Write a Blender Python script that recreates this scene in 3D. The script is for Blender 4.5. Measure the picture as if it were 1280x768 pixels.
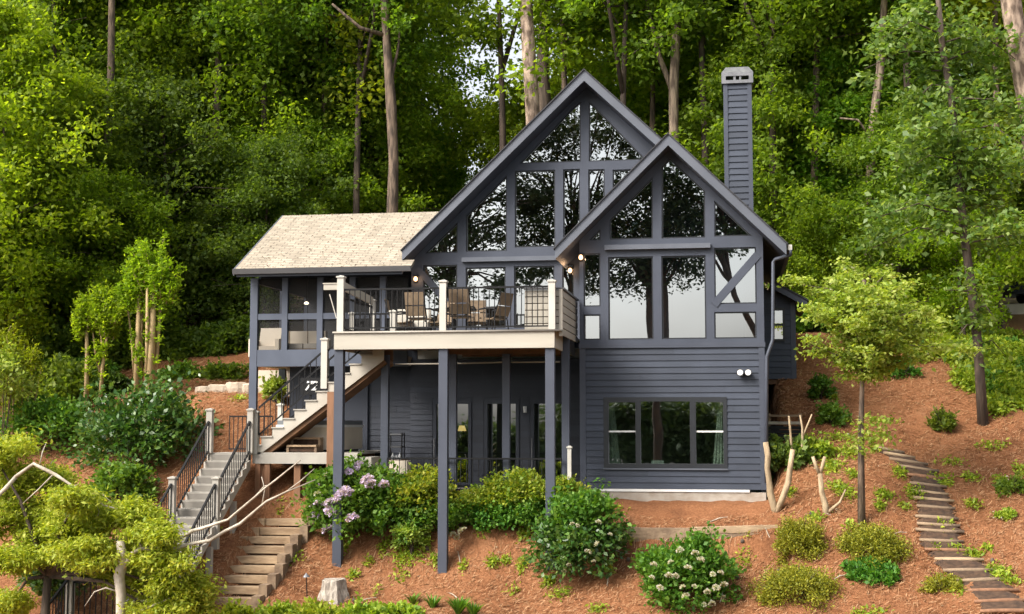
import bpy, math, random
import numpy as np
from mathutils import Vector, Matrix, geometry
from math import radians as R, sin, cos, pi

SC = bpy.context.scene
COL = SC.collection
for _o in list(bpy.data.objects):
    bpy.data.objects.remove(_o)

# ------------------------------------------------------------------ camera
F = 1700.0                                   # focal length in photograph pixels (photograph 1280 wide)
CAM = Vector((0.0, -37.0, 1.8))
PITCH = math.atan(146.0 / F)
YAW = math.atan(275.0 / F * math.cos(PITCH))
cam_data = bpy.data.cameras.new('camera')
cam = bpy.data.objects.new('camera', cam_data)
COL.objects.link(cam)
cam.location = CAM
cam.rotation_euler = (pi / 2 + PITCH, 0, YAW)
cam_data.sensor_width = 36.0
cam_data.lens = 36.0 * F / 1280.0
cam_data.clip_start = 0.1
cam_data.clip_end = 3000
SC.camera = cam

# ------------------------------------------------------------------ light
SUN_DIR = Vector((-0.52, -0.50, 0.69)).normalized()      # towards the sun
world = bpy.data.worlds.new("World")
SC.world = world
world.use_nodes = True
wn = world.node_tree
wn.nodes.clear()
sky = wn.nodes.new('ShaderNodeTexSky')
sky.sky_type = 'NISHITA'
sky.sun_disc = False
sky.sun_elevation = math.asin(SUN_DIR.z)
sky.sun_rotation = math.atan2(SUN_DIR.x, SUN_DIR.y)
sky.air_density = 1.2
sky.dust_density = 5.0
sky.ozone_density = 1.0
hsv = wn.nodes.new('ShaderNodeHueSaturation')
hsv.inputs['Saturation'].default_value = 0.30
bg = wn.nodes.new('ShaderNodeBackground')
bg.inputs['Strength'].default_value = 0.15
wo = wn.nodes.new('ShaderNodeOutputWorld')
wn.links.new(sky.outputs['Color'], hsv.inputs['Color'])
wn.links.new(hsv.outputs['Color'], bg.inputs['Color'])
wn.links.new(bg.outputs[0], wo.inputs['Surface'])
sun_data = bpy.data.lights.new('sun', 'SUN')
sun = bpy.data.objects.new('sun', sun_data)
COL.objects.link(sun)
sun.rotation_euler = (-SUN_DIR).to_track_quat('-Z', 'Y').to_euler()
sun.location = (0, 0, 60)
sun_data.energy = 2.6
sun_data.angle = R(26)
sun_data.color = (1.0, 0.94, 0.84)
SC.view_settings.view_transform = 'Standard'
SC.view_settings.look = 'None'
SC.view_settings.gamma = 1.0
SC.view_settings.use_curve_mapping = False
SC.view_settings.exposure = 1.1
SC.render.engine = 'CYCLES'
SC.cycles.max_bounces = 10
SC.cycles.diffuse_bounces = 7
SC.cycles.glossy_bounces = 3
SC.cycles.transmission_bounces = 3
SC.cycles.transparent_max_bounces = 8
SC.cycles.caustics_reflective = False
SC.cycles.caustics_refractive = False
SC.cycles.sample_clamp_indirect = 6.0

# ------------------------------------------------------------------ pixel -> world
_d = Vector((-sin(YAW) * cos(PITCH), cos(YAW) * cos(PITCH), sin(PITCH)))
_r = Vector((cos(YAW), sin(YAW), 0))
_u = _r.cross(_d)

def ray(px, py):
    return _d + _r * ((px - 640.0) / F) + _u * ((384.0 - py) / F)

def at(px, py, Y):
    v = ray(px, py)
    return CAM + v * ((Y - CAM.y) / v.y)

def X(px, Y, py=450):
    return at(px, py, Y).x

def Z(py, Y, px=760):
    return at(px, py, Y).z

# ------------------------------------------------------------------ materials
def newmat(name):
    m = bpy.data.materials.new(name)
    m.use_nodes = True
    nt = m.node_tree
    nt.nodes.clear()
    out = nt.nodes.new('ShaderNodeOutputMaterial')
    return m, nt, out

def ramp(nt, stops):
    r = nt.nodes.new('ShaderNodeValToRGB')
    el = r.color_ramp.elements
    while len(el) < len(stops):
        el.new(0.5)
    for e, (p, c) in zip(el, stops):
        e.position = p
        e.color = (c[0], c[1], c[2], 1)
    return r

def mat(name, c1, c2=None, scale=3.0, rough=0.6, bump=0.0, bscale=None, stretch=(1, 1, 1), detail=5, spec=0.4, metal=0.0, lo=0.35, hi=0.65):
    """noise between two colours in object space, with a bump"""
    m, nt, out = newmat(name)
    b = nt.nodes.new('ShaderNodeBsdfPrincipled')
    b.inputs['Roughness'].default_value = rough
    b.inputs['Specular IOR Level'].default_value = spec
    b.inputs['Metallic'].default_value = metal
    nt.links.new(b.outputs[0], out.inputs[0])
    tc = nt.nodes.new('ShaderNodeTexCoord')
    mp = nt.nodes.new('ShaderNodeMapping')
    mp.inputs['Scale'].default_value = stretch
    nt.links.new(tc.outputs['Object'], mp.inputs[0])
    if c2 is None:
        c2 = tuple(x * 0.88 for x in c1)
    n = nt.nodes.new('ShaderNodeTexNoise')
    n.inputs['Scale'].default_value = scale
    n.inputs['Detail'].default_value = detail
    nt.links.new(mp.outputs[0], n.inputs['Vector'])
    r = ramp(nt, [(lo, c1), (hi, c2)])
    nt.links.new(n.outputs['Fac'], r.inputs[0])
    nt.links.new(r.outputs[0], b.inputs['Base Color'])
    if bump > 0:
        n2 = nt.nodes.new('ShaderNodeTexNoise')
        n2.inputs['Scale'].default_value = bscale or scale * 6
        n2.inputs['Detail'].default_value = 6
        nt.links.new(mp.outputs[0], n2.inputs['Vector'])
        bp = nt.nodes.new('ShaderNodeBump')
        bp.inputs['Strength'].default_value = bump
        bp.inputs['Distance'].default_value = 0.03
        nt.links.new(n2.outputs['Fac'], bp.inputs['Height'])
        nt.links.new(bp.outputs[0], b.inputs['Normal'])
    return m

def leafmat(name, dark, mid, light, trans=0.45, rough=0.55, spec=0.3, objvar=0.0):
    """each leaf (mesh island) takes its own colour; light passes through it"""
    m, nt, out = newmat(name)
    g = nt.nodes.new('ShaderNodeNewGeometry')
    r = ramp(nt, [(0.0, dark), (0.5, mid), (1.0, light)])
    nt.links.new(g.outputs['Random Per Island'], r.inputs[0])
    oi = nt.nodes.new('ShaderNodeObjectInfo')
    mr = nt.nodes.new('ShaderNodeMapRange')
    mr.inputs['To Min'].default_value = 0.5 - 0.015
    mr.inputs['To Max'].default_value = 0.5 + 0.02
    nt.links.new(oi.outputs['Random'], mr.inputs['Value'])
    h = nt.nodes.new('ShaderNodeHueSaturation')
    nt.links.new(mr.outputs[0], h.inputs['Hue'])
    mr2 = nt.nodes.new('ShaderNodeMapRange')
    mr2.inputs['To Min'].default_value = 1.0 - objvar
    mr2.inputs['To Max'].default_value = 1.0 + objvar
    mul = nt.nodes.new('ShaderNodeMath'); mul.operation = 'MULTIPLY'; mul.inputs[1].default_value = 7.31
    fr = nt.nodes.new('ShaderNodeMath'); fr.operation = 'FRACT'
    nt.links.new(oi.outputs['Random'], mul.inputs[0])
    nt.links.new(mul.outputs[0], fr.inputs[0])
    nt.links.new(fr.outputs[0], mr2.inputs['Value'])
    nt.links.new(mr2.outputs[0], h.inputs['Value'])
    nt.links.new(r.outputs[0], h.inputs['Color'])
    b = nt.nodes.new('ShaderNodeBsdfPrincipled')
    b.inputs['Roughness'].default_value = rough
    b.inputs['Specular IOR Level'].default_value = spec
    nt.links.new(h.outputs[0], b.inputs['Base Color'])
    t = nt.nodes.new('ShaderNodeBsdfTranslucent')
    mx = nt.nodes.new('ShaderNodeMixRGB')
    mx.blend_type = 'MULTIPLY'; mx.inputs[0].default_value = 1.0
    mx.inputs[2].default_value = (1.5, 1.45, 0.55, 1)
    nt.links.new(h.outputs[0], mx.inputs[1])
    nt.links.new(mx.outputs[0], t.inputs['Color'])
    ms = nt.nodes.new('ShaderNodeMixShader')
    ms.inputs[0].default_value = trans
    nt.links.new(b.outputs[0], ms.inputs[1])
    nt.links.new(t.outputs[0], ms.inputs[2])
    nt.links.new(ms.outputs[0], out.inputs[0])
    return m

def emitmat(name, col, strength):
    m, nt, out = newmat(name)
    e = nt.nodes.new('ShaderNodeEmission')
    e.inputs[0].default_value = (*col, 1)
    e.inputs[1].default_value = strength
    nt.links.new(e.outputs[0], out.inputs[0])
    return m

def glassmat(name, refl=0.5, tint=(0.55, 0.62, 0.62), wav=0.02, wscale=1.2, rough=0.0):
    m, nt, out = newmat(name)
    g = nt.nodes.new('ShaderNodeBsdfGlossy')
    g.inputs['Roughness'].default_value = rough
    g.inputs['Color'].default_value = (0.93, 0.97, 1.0, 1)
    t = nt.nodes.new('ShaderNodeBsdfTransparent')
    t.inputs['Color'].default_value = (*tint, 1)
    tc = nt.nodes.new('ShaderNodeTexCoord')
    n = nt.nodes.new('ShaderNodeTexNoise')
    n.inputs['Scale'].default_value = wscale
    n.inputs['Detail'].default_value = 1.0
    nt.links.new(tc.outputs['Object'], n.inputs['Vector'])
    bp = nt.nodes.new('ShaderNodeBump')
    bp.inputs['Strength'].default_value = wav
    bp.inputs['Distance'].default_value = 0.1
    nt.links.new(n.outputs['Fac'], bp.inputs['Height'])
    nt.links.new(bp.outputs[0], g.inputs['Normal'])
    ms = nt.nodes.new('ShaderNodeMixShader')
    ms.inputs[0].default_value = refl
    nt.links.new(t.outputs[0], ms.inputs[1])
    nt.links.new(g.outputs[0], ms.inputs[2])
    nt.links.new(ms.outputs[0], out.inputs[0])
    return m

def screenmat(name):
    m, nt, out = newmat(name)
    d = nt.nodes.new('ShaderNodeBsdfDiffuse')
    d.inputs[0].default_value = (0.035, 0.034, 0.033, 1)
    t = nt.nodes.new('ShaderNodeBsdfTransparent')
    ms = nt.nodes.new('ShaderNodeMixShader')
    ms.inputs[0].default_value = 0.68
    nt.links.new(t.outputs[0], ms.inputs[1])
    nt.links.new(d.outputs[0], ms.inputs[2])
    nt.links.new(ms.outputs[0], out.inputs[0])
    return m

def shinglemat(name):
    m, nt, out = newmat(name)
    b = nt.nodes.new('ShaderNodeBsdfPrincipled')
    b.inputs['Roughness'].default_value = 0.9
    b.inputs['Specular IOR Level'].default_value = 0.15
    nt.links.new(b.outputs[0], out.inputs[0])
    tc = nt.nodes.new('ShaderNodeTexCoord')
    sx = nt.nodes.new('ShaderNodeSeparateXYZ')
    nt.links.new(tc.outputs['Object'], sx.inputs[0])
    cx = nt.nodes.new('ShaderNodeCombineXYZ')
    k = nt.nodes.new('ShaderNodeMath'); k.operation = 'MULTIPLY'; k.inputs[1].default_value = 1.12
    nt.links.new(sx.outputs['Y'], k.inputs[0])
    nt.links.new(sx.outputs['X'], cx.inputs['X'])
    nt.links.new(k.outputs[0], cx.inputs['Y'])
    br = nt.nodes.new('ShaderNodeTexBrick')
    br.inputs['Scale'].default_value = 1.0
    br.inputs['Brick Width'].default_value = 0.34
    br.inputs['Row Height'].default_value = 0.145
    br.inputs['Mortar Size'].default_value = 0.012
    br.inputs['Mortar Smooth'].default_value = 0.3
    br.inputs['Color1'].default_value = (0.36, 0.315, 0.255, 1)
    br.inputs['Color2'].default_value = (0.275, 0.238, 0.19, 1)
    br.inputs['Mortar'].default_value = (0.16, 0.138, 0.115, 1)
    br.offset = 0.37
    nt.links.new(cx.outputs[0], br.inputs['Vector'])
    n = nt.nodes.new('ShaderNodeTexNoise')
    n.inputs['Scale'].default_value = 1.0
    n.inputs['Detail'].default_value = 8
    n.inputs['Roughness'].default_value = 0.65
    mp_ = nt.nodes.new('ShaderNodeMapping'); mp_.inputs['Scale'].default_value = (1.6, 0.45, 0.45)
    nt.links.new(tc.outputs['Object'], mp_.inputs[0]); nt.links.new(mp_.outputs[0], n.inputs['Vector'])
    r = ramp(nt, [(0.30, (0.80, 0.78, 0.75)), (0.48, (0.96, 0.95, 0.93)), (0.66, (1.10, 1.08, 1.05))])
    nt.links.new(n.outputs['Fac'], r.inputs[0])
    mx = nt.nodes.new('ShaderNodeMixRGB'); mx.blend_type = 'MULTIPLY'; mx.inputs[0].default_value = 1.0
    nt.links.new(br.outputs['Color'], mx.inputs[1])
    nt.links.new(r.outputs[0], mx.inputs[2])
    nt.links.new(mx.outputs[0], b.inputs['Base Color'])
    bp = nt.nodes.new('ShaderNodeBump'); bp.inputs['Strength'].default_value = 0.6; bp.inputs['Distance'].default_value = 0.02
    nt.links.new(br.outputs['Fac'], bp.inputs['Height']); bp.invert = True
    nt.links.new(bp.outputs[0], b.inputs['Normal'])
    return m

def groundmat(name):
    m, nt, out = newmat(name)
    b = nt.nodes.new('ShaderNodeBsdfPrincipled')
    b.inputs['Roughness'].default_value = 0.95
    b.inputs['Specular IOR Level'].default_value = 0.1
    nt.links.new(b.outputs[0], out.inputs[0])
    tc = nt.nodes.new('ShaderNodeTexCoord')
    def noise(scale, detail=6, rough=0.6, stretch=None):
        n = nt.nodes.new('ShaderNodeTexNoise')
        n.inputs['Scale'].default_value = scale
        n.inputs['Detail'].default_value = detail
        n.inputs['Roughness'].default_value = rough
        nt.links.new(tc.outputs['Object'], n.inputs['Vector'])
        return n
    fine = noise(16.0, 8, 0.78)
    r1 = ramp(nt, [(0.28, (0.09, 0.040, 0.021)), (0.45, (0.225, 0.095, 0.044)), (0.60, (0.305, 0.140, 0.068)), (0.76, (0.40, 0.235, 0.135))])
    nt.links.new(fine.outputs['Fac'], r1.inputs[0])
    big = noise(0.6, 8, 0.72)
    r2 = ramp(nt, [(0.33, (0.52, 0.50, 0.50)), (0.45, (0.92, 0.90, 0.88)), (0.56, (1.02, 1.02, 1.0)), (0.70, (1.12, 1.25, 1.36))])
    nt.links.new(big.outputs['Fac'], r2.inputs[0])
    mx = nt.nodes.new('ShaderNodeMixRGB'); mx.blend_type = 'MULTIPLY'; mx.inputs[0].default_value = 1.0
    nt.links.new(r1.outputs[0], mx.inputs[1]); nt.links.new(r2.outputs[0], mx.inputs[2])
    # forest duff far up the slope (Y in object space)
    sx = nt.nodes.new('ShaderNodeSeparateXYZ')
    nt.links.new(tc.outputs['Object'], sx.inputs[0])
    mr = nt.nodes.new('ShaderNodeMapRange')
    mr.inputs['From Min'].default_value = 9.0; mr.inputs['From Max'].default_value = 16.0
    nt.links.new(sx.outputs['Y'], mr.inputs['Value'])
    mx2 = nt.nodes.new('ShaderNodeMixRGB')
    mx2.inputs[2].default_value = (0.16, 0.115, 0.06, 1)
    nt.links.new(mr.outputs[0], mx2.inputs[0])
    nt.links.new(mx.outputs[0], mx2.inputs[1])
    nt.links.new(mx2.outputs[0], b.inputs['Base Color'])
    bn = noise(14.0, 8, 0.8)
    bp = nt.nodes.new('ShaderNodeBump'); bp.inputs['Strength'].default_value = 0.9; bp.inputs['Distance'].default_value = 0.06
    nt.links.new(bn.outputs['Fac'], bp.inputs['Height'])
    nt.links.new(bp.outputs[0], b.inputs['Normal'])
    return m

M = {}
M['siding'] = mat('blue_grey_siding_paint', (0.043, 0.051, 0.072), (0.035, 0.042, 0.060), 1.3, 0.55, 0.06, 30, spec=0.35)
M['trim'] = mat('blue_grey_trim_paint', (0.058, 0.066, 0.089), (0.049, 0.056, 0.077), 1.6, 0.5, 0.05, 30, spec=0.4)
M['rake'] = mat('rake_board_paint', (0.108, 0.117, 0.142), (0.086, 0.094, 0.115), 1.2, 0.5, 0.05, 30)
M['porchblue'] = mat('porch_post_paint', (0.074, 0.086, 0.118), (0.060, 0.071, 0.099), 1.6, 0.5, 0.05, 30)
M['darkwall'] = mat('navy_paint_with_deck_shade', (0.030, 0.035, 0.049), (0.024, 0.028, 0.040), 1.4, 0.55, 0.06, 30)  # dark navy paint, darkened further to carry the shade under the deck
M['black'] = mat('black_metal', (0.011, 0.011, 0.012), None, 4, 0.55, spec=0.2)
M['darkframe'] = mat('dark_window_frame', (0.022, 0.024, 0.028), None, 4, 0.4)
M['shingle'] = shinglemat('tan_roof_shingles')
M['darkshingle'] = mat('dark_roof_edge', (0.03, 0.03, 0.035), (0.05, 0.05, 0.055), 6, 0.85, 0.4)
M['gutter'] = mat('grey_gutter', (0.085, 0.082, 0.085), None, 2, 0.4)
M['beige'] = mat('beige_deck_trim', (0.42, 0.385, 0.325), (0.36, 0.33, 0.275), 1.2, 0.6, 0.08, 25, stretch=(0.4, 1, 3))
M['cream'] = mat('cream_post_paint', (0.50, 0.475, 0.425), (0.44, 0.415, 0.365), 2.0, 0.55)
M['joist'] = mat('deck_joist_wood', (0.17, 0.085, 0.04), (0.10, 0.052, 0.027), 3.0, 0.8, 0.2, stretch=(1, 0.3, 1))
M['composite'] = mat('grey_composite_board', (0.37, 0.34, 0.295), (0.30, 0.275, 0.24), 1.8, 0.65, 0.1, 30)
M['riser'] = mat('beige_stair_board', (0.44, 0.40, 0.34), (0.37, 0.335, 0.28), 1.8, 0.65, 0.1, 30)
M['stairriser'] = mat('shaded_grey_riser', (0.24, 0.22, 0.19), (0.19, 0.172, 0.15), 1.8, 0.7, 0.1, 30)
M['brownpost'] = mat('reddish_brown_post', (0.24, 0.12, 0.065), (0.17, 0.085, 0.045), 3.0, 0.8, 0.25, stretch=(3, 3, 0.4))
M['timber'] = mat('weathered_timber', (0.40, 0.285, 0.175), (0.24, 0.16, 0.095), 3.5, 0.85, 0.5, stretch=(0.6, 2, 2))
M['timberside'] = mat('old_side_timber', (0.27, 0.19, 0.12), (0.15, 0.10, 0.065), 3.5, 0.88, 0.5)
M['soil'] = mat('dark_soil', (0.04, 0.023, 0.015), (0.085, 0.047, 0.027), 7, 0.95, 0.7)
M['bark_pale'] = mat('pale_tree_bark', (0.25, 0.19, 0.135), (0.085, 0.06, 0.044), 3.0, 0.9, 1.0, 8, stretch=(3, 3, 0.6), lo=0.4, hi=0.6)
M['bark_dark'] = mat('dark_tree_bark', (0.105, 0.075, 0.055), (0.045, 0.033, 0.026), 2.4, 0.9, 0.9, 6, stretch=(3, 3, 0.5))
M['bark_pine'] = mat('pine_tree_bark', (0.38, 0.28, 0.21), (0.11, 0.075, 0.055), 2.4, 0.9, 1.0, 6, stretch=(2.2, 2.2, 0.9), lo=0.4, hi=0.6)
M['bark_mid'] = mat('brown_tree_bark', (0.17, 0.12, 0.085), (0.06, 0.043, 0.032), 3.0, 0.9, 1.0, 8, stretch=(3, 3, 0.6), lo=0.4, hi=0.6)
M['bark_tan'] = mat('smooth_tan_bark', (0.42, 0.30, 0.15), (0.28, 0.19, 0.09), 2.4, 0.75, 0.3, 8, stretch=(3, 3, 0.6))
M['deadwood'] = mat('bleached_dead_wood', (0.50, 0.44, 0.36), (0.30, 0.25, 0.19), 3.0, 0.8, 0.5, 14)
M['sawnbark'] = mat('pale_peeled_bark', (0.40, 0.30, 0.19), (0.25, 0.18, 0.11), 4.0, 0.85, 0.4, 14, stretch=(2, 2, 0.7))
M['stump'] = mat('grey_stump_wood', (0.42, 0.37, 0.31), (0.20, 0.17, 0.14), 5.0, 0.9, 0.9, 10, stretch=(3, 3, 0.6))
M['stone'] = mat('pale_landscape_stone', (0.44, 0.36, 0.28), (0.30, 0.24, 0.18), 3.0, 0.9, 0.7)
M['concrete'] = mat('old_concrete', (0.40, 0.36, 0.31), (0.30, 0.25, 0.20), 3.0, 0.9, 0.4)
M['interior'] = mat('interior_plaster', (0.50, 0.47, 0.42), None, 1.0, 0.9)
M['white'] = mat('white_paint', (0.78, 0.77, 0.75), (0.70, 0.69, 0.66), 2.0, 0.5)
M['curtain'] = mat('white_curtain', (0.72, 0.70, 0.66), (0.58, 0.56, 0.52), 6.0, 0.9, stretch=(6, 6, 0.3))
M['sling'] = mat('brown_sling_fabric', (0.17, 0.12, 0.075), (0.13, 0.09, 0.055), 8, 0.8, 0.2, 60)
M['tub'] = mat('beige_tub_cabinet', (0.72, 0.63, 0.51), (0.64, 0.56, 0.45), 1.5, 0.6)
M['tubcover'] = mat('grey_vinyl_cover', (0.16, 0.17, 0.18), None, 2, 0.5)
M['metal'] = mat('galvanised_metal', (0.22, 0.22, 0.23), (0.15, 0.15, 0.16), 5, 0.45, metal=0.4)
M['glass'] = glassmat('reflective_window_glass', 0.47, (0.5, 0.58, 0.58), 0.025, 0.8, 0.004)
M['lowglass'] = glassmat('green_tinted_glass', 0.45, (0.5, 0.62, 0.55), 0.03, 0.8, 0.012)
M['screen'] = screenmat('insect_screen')
M['water'] = mat('lake_water', (0.03, 0.045, 0.04), None, 1, 0.08, 0.15, 2.0)
M['ground'] = groundmat('pine_straw_ground')
M['drive'] = mat('pale_concrete_drive', (0.55, 0.51, 0.45), (0.45, 0.42, 0.37), 2, 0.9, 0.2)
M['carpaint'] = mat('dark_car_paint', (0.02, 0.025, 0.035), None, 1, 0.25)
M['tyre'] = mat('tyre_rubber', (0.02, 0.02, 0.02), None, 4, 0.9)
M['bulb'] = emitmat('warm_lamp_glow', (1.0, 0.55, 0.26), 2.2)
M['bulbdim'] = emitmat('dim_lamp_glow', (1.0, 0.6, 0.22), 0.9)
M['bulbsoft'] = emitmat('soft_lamp_glow', (1.0, 0.8, 0.55), 4.0)
M['floodglass'] = mat('white_flood_lens', (0.82, 0.82, 0.82), None, 3, 0.2)
M['flagpale'] = mat('pale_wall_render', (0.58, 0.50, 0.40), (0.48, 0.41, 0.33), 1.5, 0.9, 0.2)
# foliage
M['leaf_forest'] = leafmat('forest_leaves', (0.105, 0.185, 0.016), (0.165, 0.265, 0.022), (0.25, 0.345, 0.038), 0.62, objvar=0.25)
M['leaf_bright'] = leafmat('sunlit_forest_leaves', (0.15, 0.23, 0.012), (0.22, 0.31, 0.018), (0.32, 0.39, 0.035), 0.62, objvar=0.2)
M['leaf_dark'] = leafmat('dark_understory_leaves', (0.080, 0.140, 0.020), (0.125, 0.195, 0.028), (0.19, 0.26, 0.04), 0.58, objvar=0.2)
M['leaf_glossy'] = leafmat('glossy_broad_leaves', (0.028, 0.075, 0.012), (0.060, 0.125, 0.02), (0.14, 0.20, 0.045), 0.3, 0.35, 0.5)
M['leaf_grey'] = leafmat('grey_green_leaves', (0.08, 0.155, 0.028), (0.14, 0.22, 0.045), (0.25, 0.33, 0.10), 0.5, 0.45, 0.4)
M['leaf_maple'] = leafmat('yellow_green_maple_leaves', (0.18, 0.24, 0.018), (0.31, 0.36, 0.03), (0.48, 0.48, 0.07), 0.4)
M['leaf_lime'] = leafmat('lime_leaves', (0.16, 0.24, 0.028), (0.27, 0.35, 0.05), (0.42, 0.47, 0.12), 0.45)
M['leaf_shrub'] = leafmat('fresh_shrub_leaves', (0.045, 0.12, 0.012), (0.085, 0.19, 0.02), (0.16, 0.27, 0.035), 0.4)
M['leaf_yellowtip'] = leafmat('yellow_tipped_leaves', (0.10, 0.17, 0.015), (0.20, 0.26, 0.02), (0.34, 0.34, 0.035), 0.4)
M['leaf_olive'] = leafmat('olive_gold_leaves', (0.12, 0.14, 0.012), (0.23, 0.225, 0.02), (0.37, 0.33, 0.035), 0.35)
M['leaf_weed'] = leafmat('weed_leaves', (0.14, 0.23, 0.02), (0.25, 0.34, 0.03), (0.38, 0.43, 0.05), 0.4)
M['leaf_shore'] = leafmat('far_shore_leaves', (0.03, 0.06, 0.016), (0.05, 0.085, 0.022), (0.08, 0.115, 0.03), 0.25)
M['leaf_lakeside'] = leafmat('backlit_dark_lakeside_leaves', (0.022, 0.040, 0.014), (0.038, 0.062, 0.02), (0.075, 0.105, 0.035), 0.2)  # backlit darkness of the mirrored crowns is put into the leaf colour
M['petal_purple'] = leafmat('lilac_petals', (0.42, 0.32, 0.54), (0.54, 0.44, 0.64), (0.68, 0.60, 0.74), 0.3)
M['petal_white'] = leafmat('creamy_petals', (0.34, 0.36, 0.20), (0.50, 0.47, 0.38), (0.62, 0.58, 0.52), 0.3)
M['litter'] = leafmat('dry_leaf_litter', (0.10, 0.055, 0.03), (0.24, 0.15, 0.08), (0.46, 0.36, 0.24), 0.1)
M['straw'] = leafmat('pine_needle_straw', (0.14, 0.055, 0.025), (0.31, 0.132, 0.062), (0.46, 0.275, 0.16), 0.1)

def board_variation(m, lo, hi):
    nt = m.node_tree
    b = [n for n in nt.nodes if n.type == 'BSDF_PRINCIPLED'][0]
    src = b.inputs['Base Color'].links[0].from_socket
    g = nt.nodes.new('ShaderNodeNewGeometry')
    mr = nt.nodes.new('ShaderNodeMapRange')
    mr.inputs['To Min'].default_value = lo; mr.inputs['To Max'].default_value = hi
    nt.links.new(g.outputs['Random Per Island'], mr.inputs['Value'])
    h = nt.nodes.new('ShaderNodeHueSaturation')
    nt.links.new(mr.outputs[0], h.inputs['Value']); nt.links.new(src, h.inputs['Color'])
    nt.links.new(h.outputs[0], b.inputs['Base Color'])
for k_ in ('siding', 'darkwall'):
    board_variation(M[k_], 0.84, 1.14)
for k_ in ('composite', 'riser', 'timber', 'timberside', 'beige'):
    board_variation(M[k_], 0.88, 1.10)

# ------------------------------------------------------------------ mesh builder
def base_loc(parent):
    v = Vector((0, 0, 0))
    while parent is not None:
        v += parent.location
        parent = parent.parent
    return v

def setp(o, label=None, cat=None, group=None, kind=None):
    if label: o['label'] = label
    if cat: o['category'] = cat
    if group: o['group'] = group
    if kind: o['kind'] = kind
    return o

def thing(name, label, cat, loc=(0, 0, 0), rz=0.0, group=None):
    o = bpy.data.objects.new(name, None)
    o.empty_display_size = 0.2
    COL.objects.link(o)
    o.location = loc
    o.rotation_euler = (0, 0, rz)
    return setp(o, label, cat, group)

def link(name, me, parent=None, loc=(0, 0, 0)):
    o = bpy.data.objects.new(name, me)
    COL.objects.link(o)
    o.parent = parent
    o.location = loc
    return o

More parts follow.
